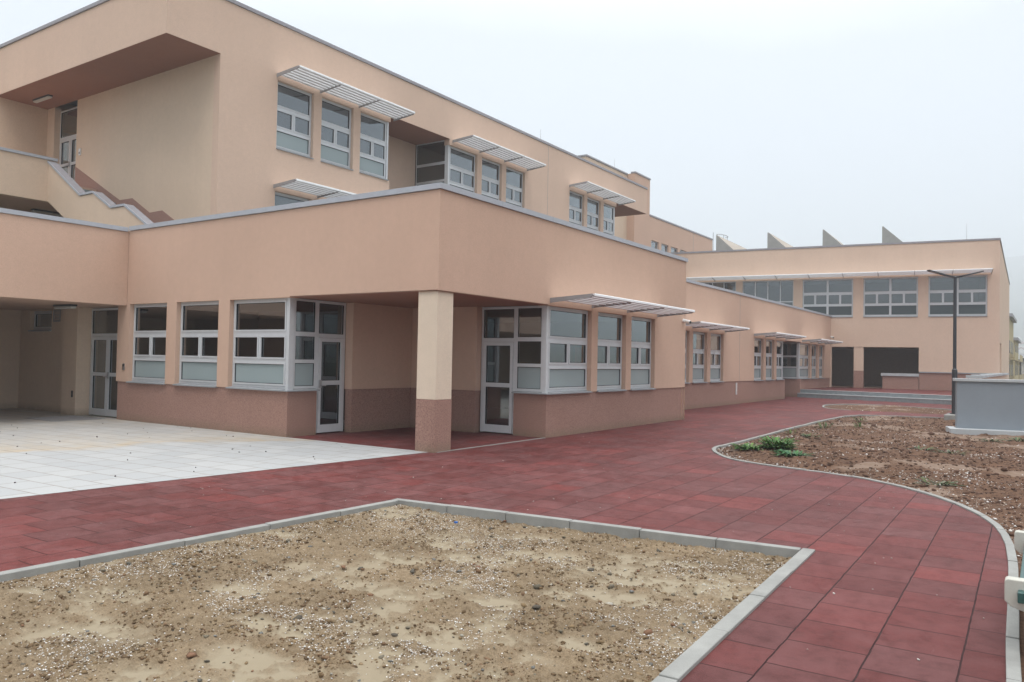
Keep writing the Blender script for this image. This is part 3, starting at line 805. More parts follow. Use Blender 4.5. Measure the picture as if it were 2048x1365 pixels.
# ================================================================== street lamp
sl = thing('street_lamp', 'dark twin-headed lamp post on a concrete block by the grey wall', 'street lamp', (30.63, 2.62, .2))
m_ = MB(); m_.cyl((30.63, 2.62, .2), (30.63, 2.62, 1.69), .085, .085, 20); m_.cyl((30.63, 2.62, 1.69), (30.63, 2.62, 1.73), .085, .058, 20)
pole = m_.build('pole', M['anthracite'], sl, smooth=False)
m_ = MB(); m_.cyl((30.63, 2.62, 1.73), (30.63, 2.62, 4.84), .056, .052, 20); m_.build('upper_pole', M['anthracite'], pole)
m_ = MB(); m_.box(30.5, 30.76, 2.49, 2.75, .196, .215); m_.build('base_plate', M['anthracite'], pole)
hd = Vector((.56, -.828, 0))
for s in (-1, 1):
    v = hd * s; c0 = Vector((30.63, 2.62, 4.80)); p_ = v.cross(Vector((0, 0, 1))).normalized()
    def at(r_, w_, z_): return c0 + v * r_ + p_ * w_ + Vector((0, 0, z_))
    m_ = MB()
    m_.hexa([at(.03, -.04, .0), at(.42, -.05, .10), at(.42, .05, .10), at(.03, .04, 0), at(.03, -.04, .06), at(.42, -.05, .15), at(.42, .05, .15), at(.03, .04, .06)])
    m_.hexa([at(.42, -.05, .10), at(.92, -.10, .235), at(.92, .10, .235), at(.42, .05, .10), at(.42, -.05, .15), at(.92, -.09, .275), at(.92, .09, .275), at(.42, .05, .15)])
    h_ = m_.build('lamp_head', M['anthracite'], sl)
    m_ = MB(); m_.quad([at(.55, -.05, .128), at(.55, .05, .128), at(.86, .07, .212), at(.86, -.07, .212)]); m_.build('lens', M['lens'], h_)
m_ = MB(); m_.box(29.85, 31.2, 2.38, 2.86, -.3, .195); m_.build('footing', M['kerb'], sl, bevel=.015)

# ================================================================== garden walls at the right
gw = thing('garden_wall', 'low grey rendered wall with pale coping on the red-brown earth', 'wall', (24.4, 0, 0))
m_ = MB()
FG = F((24.30, 2.02), (.30, -1.45), (1.45, .30))
m_.fbox(FG, 0, 8, 0, .32, -.2, 1.395); m_.build('wall', M['gwall'], gw)
m_ = MB(); m_.fbox(FG, -.06, 8, -.05, .40, 1.40, 1.475)
m_.build('coping', M['gcop'], gw, bevel=.008)
m_ = MB(); m_.fbox(FG, -.20, 8, -.36, .0, -.3, .15); m_.fbox(FG, -.20, -.002, .0, .6, -.3, .15); m_.build('footing', M['gcop'], gw, bevel=.01)
pw = thing('parapet_wall', 'cream wall capped with rough grey tiles running from the grey wall to the hall corner', 'wall', (40, 2.1, 0))
m_ = MB(); m_.box(30.7, 53.3, 1.95, 2.20, -.2, 1.42); m_.build('wall', M['cream'], pw)
m_ = MB()
for k in range(48):
    x = 30.6 + k * .475
    m_.box(x, x + .468, 1.86 + random.uniform(-.012, .012), 2.30 + random.uniform(-.015, .015), 1.425, 1.505 + random.uniform(-.012, .02))
m_.build('coping', M['gcop'], pw)

# ================================================================== bench
bn = thing('park_bench', 'bench with cream concrete supports and dark green slats beside the kerb', 'bench', (6.65, -.05, 0))
def support(x):
    pr = []
    def arc(cy, cz, r_, a0, a1, n=5):
        for i in range(n + 1):
            a = R(a0 + (a1 - a0) * i / n); pr.append((cy + r_ * math.cos(a), cz + r_ * math.sin(a)))
    arc(.20, .435, .02, 0, 90); arc(-.30, .435, .02, 90, 180)
    pr.extend([(-.32, .30), (-.30, .275), (-.15, .235), (-.13, .21), (-.13, -.2), (.05, -.2), (.05, .20), (.07, .25), (.19, .292), (.22, .32)])
    m_ = MB(); m_.prism([(x, y, z) for y, z in pr], (.09, 0, 0)); m_.build('support', M['bench'], bn, bevel=.006)
support(5.80); support(7.52)
M['green'] = simple('green_painted_slat', (.030, .085, .078), .35, .5, 0, .18, 12)
for k in range(4):
    y = .055 - k * .10
    m_ = MB(); m_.box(5.70 if k == 0 else 5.93, 7.50, y - .042, y + .042, .362, .402); m_.build('slat', M['green'], bn, bevel=.006)
m_ = MB(); m_.box(5.72, 7.50, .115, .15, .335, .40); m_.build('slat', M['green'], bn, bevel=.006)

# ================================================================== ground
BED1 = [(7.33, 6.63), (7.83, 1.81), (4.16, 1.67), (-6, 1.40), (-6, 7.2), (2.92, 6.76)]
BED2 = [(29.33, 5.92), (26.32, 5.98), (21.44, 5.89), (17.81, 5.78), (16.15, 5.77), (15.72, 5.69), (15.21, 5.47), (14.53, 5.04), (14.17, 4.68), (13.91, 4.16),
        (13.75, 3.77), (13.62, 3.09), (13.33, 2.43), (12.80, 1.82), (12.21, 1.33), (11.63, .98), (11.02, .70), (10.45, .52), (9.93, .42), (9.34, .35), (8.4, .29), (7.13, .25), (5.97, .22), (5.26, .19), (-6, .0),
        (-6, -9), (31.6, -9), (31.6, 2.99), (31.12, 4.68), (30.48, 5.56)]
ISL = [(33.57, 6.5), (33.72, 6.95), (33.99, 7.35), (34.7, 7.8), (35.78, 8.06), (36.7, 8.2), (37.37, 8.18), (38.1, 8.0), (38.6, 7.75), (39.3, 6.9), (39.46, 6.2), (38.9, 4.8), (38.34, 3.82), (37.9, 3.3), (33.9, 3.26), (33.65, 3.85), (33.72, 5.1)]

def flat(name, loops, z, m):
    pts = [Vector((x, y, 0)) for lp in loops for x, y in lp]
    tris = tessellate_polygon([[Vector((x, y, 0)) for x, y in lp] for lp in loops])
    me = bpy.data.meshes.new(name)
    me.from_pydata([(q.x, q.y, z) for q in pts], [], [tuple(t) for t in tris]); me.update()
    bm = bmesh.new(); bm.from_mesh(me); bmesh.ops.recalc_face_normals(bm, faces=bm.faces)
    for f in bm.faces:
        if f.normal.z < 0: f.normal_flip()
    bm.to_mesh(me); bm.free()
    me.materials.append(m)
    o = bpy.data.objects.new(name, me); C.objects.link(o)
    return kind(o, 'structure')

flat('path', [[(-12, -9.5), (54, -9.5), (54, 13.8), (12, 13.9), (11.3, 27), (-12, 27)], BED1, BED2, ISL], 0, M['rubber'])
flat('pavement', [[(11.36, 13.46), (11.40, 9.52), (11.27, 9.54), (8.55, 9.80), (6.15, 10.03), (4.36, 10.17), (-12, 11.6), (-12, 25.84), (11.49, 25.84), (11.49, 13.46)]], .004, M['slabs'])
flat('terrace', [[(45.0, 11.29), (43.3, 3.6), (43.02, 2.3), (53.3, 2.3), (52.25, 11.29)]], .42, M['rubber'])
m_ = MB()
def stepline(off, z0, z1):
    a, b = Vector((45.0, 11.29, 0)), Vector((43.02, 2.3, 0)); n_ = Vector((-(b - a).y, (b - a).x, 0)).normalized()
    if n_.x > 0: n_ = -n_
    m_.hexa([tuple(q) for q in (a + n_ * off + Vector((0, 0, z0)), b + n_ * off + Vector((0, 0, z0)), b - n_ * .3 + Vector((0, 0, z0)), a - n_ * .3 + Vector((0, 0, z0)),
            a + n_ * off + Vector((0, 0, z1)), b + n_ * off + Vector((0, 0, z1)), b - n_ * .3 + Vector((0, 0, z1)), a - n_ * .3 + Vector((0, 0, z1)))])
stepline(.32, -.05, .20); stepline(.0, .233, .416)
kind(m_.build('steps', M['step']), 'structure')
m_ = MB(); stepline(.335, .201, .232); stepline(.015, .417, .424); kind(m_.build('step_top', M['gcop']), 'structure')  # paler layer over the top of each step

def in_poly(x, y, poly):
    ins = np.zeros(x.shape, bool)
    n = len(poly)
    for i in range(n):
        x0, y0 = poly[i]; x1, y1 = poly[(i + 1) % n]
        cnd = ((y0 > y) != (y1 > y))
        with np.errstate(divide='ignore', invalid='ignore'):
            xi = (x1 - x0) * (y - y0) / (y1 - y0 if y1 != y0 else 1e-9) + x0
        ins ^= cnd & (x < xi)
    return ins

def dist_poly(x, y, poly):
    d = np.full(x.shape, 1e9)
    n = len(poly)
    for i in range(n):
        x0, y0 = poly[i]; x1, y1 = poly[(i + 1) % n]
        ex, ey = x1 - x0, y1 - y0; l2 = ex * ex + ey * ey + 1e-12
        t = np.clip(((x - x0) * ex + (y - y0) * ey) / l2, 0, 1)
        d = np.minimum(d, np.hypot(x - x0 - t * ex, y - y0 - t * ey))
    return d

_tab = rng.random((256, 256))
def vnoise(x, y):
    xi, yi = np.floor(x).astype(int), np.floor(y).astype(int)
    fx, fy = x - xi, y - yi
    fx = fx * fx * (3 - 2 * fx); fy = fy * fy * (3 - 2 * fy)
    a = _tab[xi % 256, yi % 256]; b = _tab[(xi + 1) % 256, yi % 256]; c_ = _tab[xi % 256, (yi + 1) % 256]; d = _tab[(xi + 1) % 256, (yi + 1) % 256]
    return (a * (1 - fx) + b * fx) * (1 - fy) + (c_ * (1 - fx) + d * fx) * fy
def fbm(x, y, s, o=4, g=.55):
    v = np.zeros(x.shape); amp = 1.; tot = 0.
    for k in range(o):
        v += amp * vnoise(x * s + 17.3 * k, y * s + 9.1 * k); tot += amp; amp *= g; s *= 2.03
    return v / tot
def sstep(a, b, v):
    t = np.clip((v - a) / (b - a), 0, 1); return t * t * (3 - 2 * t)

# mud flats of the front bed: centre x, y, radius along x, radius along y
MUD = [(6.35, 2.75, .50, .85), (5.7, 2.9, .28, .45), (3.1, 3.8, .22, .6), (4.1, 3.4, .16, .35), (2.9, 5.2, .2, .5), (4.7, 4.35, .2, .5), (5.0, 3.5, .14, .3), (4.0, 5.2, .22, .4), (3.6, 4.4, .12, .35), (2.6, 4.3, .18, .3), (5.5, 5.0, .14, .35), (6.15, 4.85, .13, .3), (4.6, 2.5, .16, .2), (2.3, 5.9, .2, .4), (3.4, 5.9, .12, .3)]
def bed1_fields(x, y):
    n1 = fbm(x, y, 1.6, 5); n2 = fbm(x + 31, y + 7, 6.5, 4, .6); n3 = fbm(x + 3, y + 71, 22, 4, .7)
    warp = (fbm(x, y, 3.2, 4) - .5) * 1.7
    mud = np.zeros(x.shape)
    for cx, cy, rx, ry in MUD:
        q = np.hypot((x - cx) / rx, (y - cy) / ry) + warp
        mud = np.maximum(mud, 1 - sstep(.55, 1.15, q))
    mud = np.maximum(mud, .9 * sstep(.54, .68, fbm(x + 50, y + 20, 2.2, 5)))
    mud = mud * (1 - .7 * sstep(.48, .62, fbm(x + 11, y + 44, 9, 4, .65)))
    d = dist_poly(x, y, BED1); ins = in_poly(x, y, BED1)
    h = -.10 + .035 * (n1 - .5)
    n4 = fbm(x + 1, y + 2, 48, 3, .7)
    rough = .046 * (n2 - .42) + .060 * np.maximum(n3 - .42, 0) + .022 * np.maximum(n4 - .45, 0)
    h = h + rough * (1 - mud) - .012 * mud
    h += .062 * np.exp(-((y - 6.6) / .5) ** 2) * (.6 + .4 * n1) + .03 * np.exp(-(d / .16) ** 2)
    h = np.where(d < .16, np.minimum(h, -.018 - .03 * n2), h)
    h = np.where(ins, h, -.11)
    return h, mud, ins, d
def bed2_fields(x, y, poly=BED2):
    n1 = fbm(x + 5, y, .5, 4); n2 = fbm(x + 3, y + 9, 2.6, 4, .6); n3 = fbm(x, y + 4, 9, 3, .7)
    d = dist_poly(x, y, poly); ins = in_poly(x, y, poly)
    e = sstep(.05, 1.2, d)
    h = -.025 + e * (.03 + .11 * (n1 - .35)) + (.02 + .10 * e) * (n2 - .45) + .07 * e * np.maximum(n3 - .45, 0)
    mud = .85 * sstep(.54, .68, fbm(x + 90, y + 33, .9, 4))
    h = np.where(ins, h, -.08)
    return h, mud, ins, d

def grid(name, xs, ys, fields, m):
    X, Y = np.meshgrid(xs, ys, indexing='ij')
    h, mud, ins, d = fields(X, Y)
    nx, ny = len(xs), len(ys)
    keep = ins | (d < .12)
    co = np.stack([X, Y, h], -1).reshape(-1, 3)
    idx = np.arange(nx * ny).reshape(nx, ny)
    ck = keep[:-1, :-1] & keep[1:, :-1] & keep[:-1, 1:] & keep[1:, 1:]
    q = np.stack([idx[:-1, :-1], idx[1:, :-1], idx[1:, 1:], idx[:-1, 1:]], -1)[ck]
    used = np.unique(q); rem = np.full(nx * ny, -1); rem[used] = np.arange(len(used))
    q = rem[q]; co = co[used]
    me = bpy.data.meshes.new(name)
    me.vertices.add(len(co)); me.vertices.foreach_set('co', co.ravel())
    me.loops.add(q.size); me.loops.foreach_set('vertex_index', q.ravel())
    me.polygons.add(len(q)); me.polygons.foreach_set('loop_start', np.arange(0, q.size, 4)); me.polygons.foreach_set('loop_total', np.full(len(q), 4))
    at = me.attributes.new('mud', 'FLOAT', 'POINT'); at.data.foreach_set('value', mud.reshape(-1)[used].astype(np.float32))
    me.update(calc_edges=True)
    me.polygons.foreach_set('use_smooth', np.ones(len(q), bool))
    me.materials.append(m)
    o = bpy.data.objects.new(name, me); C.objects.link(o)
    return kind(o, 'structure')

grid('soil', np.concatenate([np.arange(-6, 1.6, .10), np.arange(1.6, 7.95, .0135)]), np.arange(1.35, 7.2, .0150), bed1_fields, M['soil'])
grid('soil', np.concatenate([np.arange(-6, 9, .2), np.arange(9, 17, .035), np.arange(17, 31.7, .08)]), np.concatenate([np.arange(-9, -1, .2), np.arange(-1, 6.1, .04)]), bed2_fields, M['redsoil'])
grid('soil', np.arange(33.4, 39.6, .09), np.arange(3.2, 8.3, .09), lambda x, y: bed2_fields(x, y, ISL), M['redsoil'])

def kerb(name, pts, width, side, stone, ztop=.02, zbot=-.3, closed=False):
    """row of kerb stones following pts; side=+1 puts the width to the left of travel"""
    P = [Vector((x, y, 0)) for x, y in pts]
    L_ = [0]
    for a, b in zip(P[:-1], P[1:]): L_.append(L_[-1] + (b - a).length)
    def at(s):
        s = max(0, min(L_[-1], s))
        for i in range(len(P) - 1):
            if s <= L_[i + 1] + 1e-9:
                return P[i].lerp(P[i + 1], (s - L_[i]) / max(1e-9, L_[i + 1] - L_[i]))
        return P[-1].copy()
    def nrm(s):
        t = (at(s + .06) - at(s - .06)).normalized(); return Vector((-t.y, t.x, 0)) * side
    mb = MB(); n = max(1, round(L_[-1] / stone)); st_ = L_[-1] / n
    for k in range(n):
        s0, s1 = k * st_ + .004, (k + 1) * st_ - .004
        m = max(1, int(st_ / .25)); zt = ztop + random.uniform(-.006, .006)
        ss = [s0 + (s1 - s0) * i / m for i in range(m + 1)]
        ins = [(at(s), at(s) + nrm(s) * width) for s in ss]
        base = len(mb.v)
        for a, b in ins:
            mb.v += [Vector((a.x, a.y, zbot)), Vector((b.x, b.y, zbot)), Vector((b.x, b.y, zt - .0)), Vector((a.x, a.y, zt))]
        for i in range(m):
            o = base + i * 4
            for q in ((0, 4, 7, 3), (3, 7, 6, 2), (2, 6, 5, 1)):
                mb.f.append(tuple(o + j for j in q)); mb.mi.append(0)
        mb.f.append((base, base + 3, base + 2, base + 1)); mb.mi.append(0)
        e = base + m * 4; mb.f.append((e, e + 1, e + 2, e + 3)); mb.mi.append(0)
    o = mb.build(name, M['kerb'], bevel=.006)
    return kind(o, 'structure')
kerb('kerb', [(-6, 7.2), (2.92, 6.76), (7.27, 6.635)], .10, -1, .92)
kerb('kerb', [(7.33, 6.635), (7.40, 5.96), (7.82, 1.935)], .10, -1, .77)
kerb('kerb', [(7.83, 1.81), (4.16, 1.67), (-6, 1.28)], .115, -1, .9, .022)
kerb('kerb', BED2[:25], .075, 1, .8, .018)
kerb('kerb', ISL[:14], .075, -1, .8, .018)
kerb('kerb', [(31.6, 2.6), (31.12, 4.68), (30.48, 5.56), (29.4, 5.91)], .075, 1, .8, .018)
m_ = MB(); m_.box(11.42, 15.24, 9.375, 9.415, -.05, .012); kind(m_.build('kerb_strip', M['kerb']), 'structure')

# ---- loose stones: many small faceted pieces
_ico = bmesh.new(); bmesh.ops.create_icosphere(_ico, subdivisions=1, radius=1)
ICO_V = np.array([v.co[:] for v in _ico.verts]); ICO_F = np.array([[v.index for v in f.verts] for f in _ico.faces]); _ico.free()
OCT_V = np.array([(1, 0, 0), (-1, 0, 0), (0, 1, 0), (0, -1, 0), (0, 0, 1), (0, 0, -.6)]) * 1.0
OCT_F = np.array([(0, 2, 4), (2, 1, 4), (1, 3, 4), (3, 0, 4), (2, 0, 5), (1, 2, 5), (3, 1, 5), (0, 3, 5)])
def scatter(name, P, S, cols, tv, tf, m, flatk=.6, jitter=.25):
    n, k = len(P), len(tv)
    a = rng.random(n) * 6.283; ca, sa = np.cos(a), np.sin(a)
    sx = S * rng.uniform(.7, 1.4, n); sy = S * rng.uniform(.6, 1.1, n); sz = S * flatk * rng.uniform(.6, 1.2, n)
    V = tv[None] * (1 + jitter * rng.uniform(-1, 1, (n, k, 1)))
    V = V * np.stack([sx, sy, sz], -1)[:, None]
    tilt = rng.normal(0, .3, n)
    y2 = V[..., 1] * np.cos(tilt)[:, None] - V[..., 2] * np.sin(tilt)[:, None]; z2 = V[..., 1] * np.sin(tilt)[:, None] + V[..., 2] * np.cos(tilt)[:, None]
    x = V[..., 0] * ca[:, None] - y2 * sa[:, None]; y = V[..., 0] * sa[:, None] + y2 * ca[:, None]
    W = np.stack([x, y, z2], -1) + P[:, None]
    Fc = (tf[None] + (np.arange(n) * k)[:, None, None]).reshape(-1, 3)
    me = bpy.data.meshes.new(name)
    me.vertices.add(n * k); me.vertices.foreach_set('co', W.ravel())
    me.loops.add(Fc.size); me.loops.foreach_set('vertex_index', Fc.ravel())
    me.polygons.add(len(Fc)); me.polygons.foreach_set('loop_start', np.arange(0, Fc.size, 3)); me.polygons.foreach_set('loop_total', np.full(len(Fc), 3))
    at = me.attributes.new('tone', 'FLOAT_COLOR', 'POINT')
    cc = np.repeat(np.concatenate([cols, np.ones((n, 1))], 1), k, 0).astype(np.float32); at.data.foreach_set('color', cc.ravel())
    me.update(calc_edges=True); me.materials.append(m)
    o = bpy.data.objects.new(name, me); C.objects.link(o)
    return o
def pick(cols, n, var=.15):
    c_ = np.array(cols)[rng.integers(0, len(cols), n)]
    return np.clip(c_ * rng.uniform(1 - var, 1 + var, (n, 1)), 0, 1)

def front_spots(n, accept):
    x = rng.uniform(1.3, 7.75, n); y = rng.uniform(1.75, 6.9, n)
    h, mud, ins, d = bed1_fields(x, y)
    k = ins & (d > .11) & accept(x, y, mud)
    return np.stack([x, y, h], -1)[k]
WHITE = [(.80, .77, .73), (.66, .61, .55), (.88, .87, .84), (.50, .40, .31)]
def white_dens(x, y, mud):
    n_ = fbm(x + 70, y + 11, 1.9, 4); base = sstep(.53, .66, n_)
    base = np.maximum(base, .95 * np.exp(-(((x - 6.9) / .7) ** 2 + ((y - 5.9) / .8) ** 2)))
    base = np.maximum(base, .8 * np.exp(-(((y - 6.35) / .25) ** 2)) * sstep(.42, .55, n_))
    base = np.maximum(base, .9 * np.exp(-(((x - 6.55) / .35) ** 2 + ((y - 4.6) / .55) ** 2)))
    base = np.maximum(base, .9 * np.exp(-(((x - 5.2) / .6) ** 2 + ((y - 2.0) / .25) ** 2)))
    return rng.random(x.shape) < (.035 + .50 * base) * (1 - .92 * mud)
P = front_spots(150000, white_dens)
S = rng.uniform(.003, .0085, len(P)); P[:, 2] += S * .25
o = scatter('gravel', P, S, pick(WHITE, len(P)), OCT_V, OCT_F, M['stone'])
kind(o, 'stuff')
P = front_spots(75000, lambda x, y, mud: rng.random(x.shape) < (1 - .97 * mud) * (.08 + .62 * sstep(.47, .60, fbm(x + 8, y + 60, 3.6, 5, .62))))
S = rng.gamma(1.5, .0030, len(P)) + .003; P[:, 2] += S * .1
o = scatter('soil_clods', P, np.minimum(S, .024), pick([(.16, .105, .056), (.21, .145, .078), (.12, .078, .043), (.24, .172, .10), (.18, .11, .062)], len(P)), ICO_V, ICO_F, M['stone'], .7, .45)
kind(o, 'stuff')
P = front_spots(1000, lambda x, y, mud: rng.random(x.shape) < (.9 - .55 * mud))
S = rng.gamma(1.6, .0048, len(P)) + .0055; P[:, 2] += S * .22
o = scatter('rubble', P, np.minimum(S, .033), pick([(.15, .15, .138), (.18, .18, .17), (.12, .11, .09), (.22, .12, .07), (.40, .37, .31), (.10, .085, .065), (.19, .165, .12), (.17, .14, .095), (.14, .12, .085)], len(P)), ICO_V, ICO_F, M['stone'], .5, .42)
kind(o, 'stuff')

def bed2_spots(n, x0, x1, y0, y1, dens, poly=BED2):
    x = rng.uniform(x0, x1, n); y = rng.uniform(y0, y1, n)
    h, mud, ins, d = bed2_fields(x, y, poly)
    k = ins & (d > .09) & (rng.random(n) < dens(x, y, mud, d))
    return np.stack([x, y, h], -1)[k]
d2 = lambda x, y, mud, d: np.clip(.03 + .9 * sstep(.52, .68, fbm(x + 7, y + 3, 1.2, 4)) + .9 * np.exp(-(d / .35) ** 2) * (x < 17), 0, 1)
P = np.concatenate([bed2_spots(26000, 7, 20, -1.0, 5.9, d2), bed2_spots(5000, 20, 31, .5, 5.9, d2), bed2_spots(1200, 33.4, 39.5, 3.2, 8.3, lambda x, y, m, d: .5 + 0 * x, ISL)])
S = rng.gamma(1.5, .0036, len(P)) + .0035; P[:, 2] += S * .25
kind(scatter('gravel', P, np.minimum(S, .05), pick(WHITE, len(P)), OCT_V, OCT_F, M['stone']), 'stuff')
P = np.concatenate([bed2_spots(14000, 7, 20, -1.0, 5.9, lambda x, y, m, d: .75 - .5 * m), bed2_spots(5000, 20, 31, .5, 5.9, lambda x, y, m, d: .8 - .5 * m)])
S = rng.gamma(1.6, .0075, len(P)) + .007; P[:, 2] += S * .1
kind(scatter('soil_clods', P, np.minimum(S, .085), pick([(.10, .052, .033), (.125, .068, .045), (.065, .034, .022), (.14, .085, .058)], len(P)), ICO_V, ICO_F, M['stone'], .65, .33), 'stuff')

# pebbles and crumbs dropped on the paving
n = 420
x = rng.uniform(1, 26, n); y = rng.uniform(-.0, 13, n)
k = ~in_poly(x, y, BED1) & ~in_poly(x, y, BED2) & ~((x > 15.2) & (y > 9.3)) & ~((x > 11.3) & (y > 9.2)) & (y < 10.2)
P = np.stack([x, y, np.full(n, .006)], -1)[k]
kind(scatter('crumbs', P, rng.uniform(.005, .012, len(P)), pick([(.6, .57, .52), (.5, .46, .42)], len(P)), OCT_V, OCT_F, M['stone']), 'stuff')
n = 75
x = rng.uniform(3.5, 11.2, n); y = rng.uniform(9.6, 22, n)
k = (y > 10.4 - (x - 4.36) * .08) & (x < 11.2)
P = np.stack([x, y, np.full(n, .012)], -1)[k]
kind(scatter('debris', P, rng.uniform(.009, .018, len(P)), pick([(.07, .05, .045), (.10, .045, .04), (.05, .05, .045)], len(P)), ICO_V, ICO_F, M['stone'], .7), 'stuff')

# ---- weeds
def weed(x, y, r_, hgt, nb, tones, label, group, poly=BED2):
    h, _, _, _ = bed2_fields(np.array([x]), np.array([y]), poly) if poly is not BED1 else bed1_fields(np.array([x]), np.array([y]))
    z0 = float(h[0])
    V, Fc, T = [], [], []
    for _ in range(nb):
        a = random.uniform(0, 6.283); rr = r_ * math.sqrt(random.random()) * .55
        bx, by = rr * math.cos(a), rr * math.sin(a)
        a += random.uniform(-.7, .7); ln = r_ * random.uniform(.35, .8); up = hgt * random.uniform(.1, 1.) ** 1.3; wd = ln * random.uniform(.05, .125)
        t = Vector((math.cos(a), math.sin(a), 0)); s = Vector((-math.sin(a), math.cos(a), 0))
        col = [c_ * random.uniform(.7, 1.25) for c_ in random.choice(tones)]
        k = len(V)
        for f, wf in ((0, .25), (.4, 1), (.75, .8), (1, .05)):
            c_ = Vector((bx, by, .0)) + t * ln * f + Vector((0, 0, up * (math.sin(f * 2.0)) - .0))
            V += [c_ + s * wd * wf + Vector((0, 0, wd * .3 * wf)), c_, c_ - s * wd * wf + Vector((0, 0, wd * .3 * wf))]; T += [col] * 3
        for i in range(3):
            o_ = k + i * 3
            Fc += [(o_, o_ + 3, o_ + 4, o_ + 1), (o_ + 1, o_ + 4, o_ + 5, o_ + 2)]
    me = bpy.data.meshes.new('weed'); me.from_pydata([tuple(v) for v in V], [], Fc)
    at = me.attributes.new('tone', 'FLOAT_COLOR', 'POINT'); at.data.foreach_set('color', np.array([(*c_, 1) for c_ in T], np.float32).ravel())
    me.update(); me.materials.append(M['leaf'])
    o = bpy.data.objects.new('weed', me); C.objects.link(o); o.location = (x, y, z0 + .005)
    tag(o, label, 'weed', group)
G1 = [(.085, .18, .04), (.12, .23, .06), (.06, .14, .035)]; G2 = [(.11, .16, .05), (.075, .12, .04), (.15, .15, .06)]
WG = 'weeds in the red-brown bed'
weed(16.05, 5.0, .36, .11, 170, G1, 'broad low green weed nearest the sharp kerb tip', WG)
weed(16.25, 4.50, .36, .22, 260, G1, 'tallest bushy green weed near the sharp kerb tip', WG)
weed(15.35, 3.98, .34, .09, 150, [(.05, .14, .05), (.07, .17, .06)], 'dark green flat weed to the right of the bushy weed', WG)
weed(15.75, 4.27, .07, .10, 7, [(.45, .28, .04)], 'small yellowed leaf cluster between two green weeds', WG)
weed(20.5, 5.35, .2, .17, 26, G2, 'pale wispy weed beside the straight kerb edge', WG)
weed(22.6, 5.0, .25, .18, 30, G2, 'yellowish low weed further along the straight kerb', WG)
weed(23.6, 4.35, .16, .18, 30, [(.07, .14, .03)], 'bright green upright weed in the middle of the red-brown bed', WG)
weed(26.3, 4.8, .25, .12, 36, G2, 'pale green weed at the far end of the bed by the path', WG)
for (x, y, lb) in ((19.6, 4.7, 'flat grey-green weed between the kerb and the bright upright weed'), (18.6, 2.2, 'sparse dull weed in bare earth before the grey wall'),
                   (18.1, 1.6, 'sparse weed nearer the right edge before the grey wall'), (13.3, 1.35, 'low dull weed close to the curved kerb bend'),
                   (21.8, 1.1, 'small weed at the foot of the grey wall footing'), (22.3, .6, 'weed at the right edge along the grey wall footing')):
    weed(x, y, .30, .08, 40, [(.10, .13, .06), (.13, .15, .085), (.06, .10, .04)], lb, WG)
for (x, y, lb) in ((2.95, 2.45, 'single tall grass shoot in the sandy front bed'), (4.45, 3.72, 'tiny green sprout amid the mud of the front bed'), (7.35, 5.2, 'tiny sprout in gravel close to the front kerb corner'), (6.95, 2.6, 'tiny sprout between stones by the right front kerb')):
    weed(x, y, .035, .09 if 'tall' in lb else .03, 5, G1, lb, 'sprouts in the sandy front bed', BED1)
m_ = MB(); m_.cyl((6.93, 5.40, -.06), (6.93, 5.40, -.045), .022, .022, 12)
tag(m_.build('bottle_cap', simple('blue_plastic', (.02, .12, .42), .4)), 'tiny blue bottle cap lying in the gravel of the front bed', 'bottle cap')

# ================================================================== far surroundings
def hill_h(x, y):
    r_ = np.hypot(x, y); n_ = fbm(x * .0021 + 9, y * .0021 + 3, 1.0, 5)
    t = np.clip((r_ - 330) / 1770, 0, 1) ** 2
    return -1.2 + t * (190 + 130 * n_) + sstep(300, 500, r_) * 5 * (n_ - .3)
rs = np.concatenate([[0, 60, 150, 260], np.geomspace(330, 2100, 26)]); th = np.linspace(0, 2 * math.pi, 145)[:-1]
X = (rs[:, None] * np.cos(th)[None]); Y = (rs[:, None] * np.sin(th)[None])
Hh = np.where(rs[:, None] < 300, -.6, hill_h(X, Y))
hv = np.stack([X, Y, Hh], -1).reshape(-1, 3); nth = len(th)
hf = [(i * nth + j, (i + 1) * nth + j, (i + 1) * nth + (j + 1) % nth, i * nth + (j + 1) % nth) for i in range(len(rs) - 1) for j in range(nth)]
me = bpy.data.meshes.new('ground'); me.from_pydata(hv.tolist(), [], hf); me.update()
def hill_mat():
    m, nt, out = new_mat('hillside_vegetation'); g = pos(nt)
    a = noise(nt, g, .012, 6, .65); b = noise(nt, g, .12, 5, .7)
    c1 = ramp(nt, a, 'Fac', [(.35, (.045, .06, .03)), (.6, (.10, .10, .06))]); c2 = ramp(nt, b, 'Fac', [(.3, (.6,) * 3), (.65, (1.1,) * 3)])
    principled(nt, out, mix(nt, 1., (c1, 'Color'), (c2, 'Color'), 'MULTIPLY'), .95, .1); return m
me.materials.append(hill_mat()); me.polygons.foreach_set('use_smooth', [True] * len(hf))
o = bpy.data.objects.new('ground', me); C.objects.link(o); kind(o, 'structure')

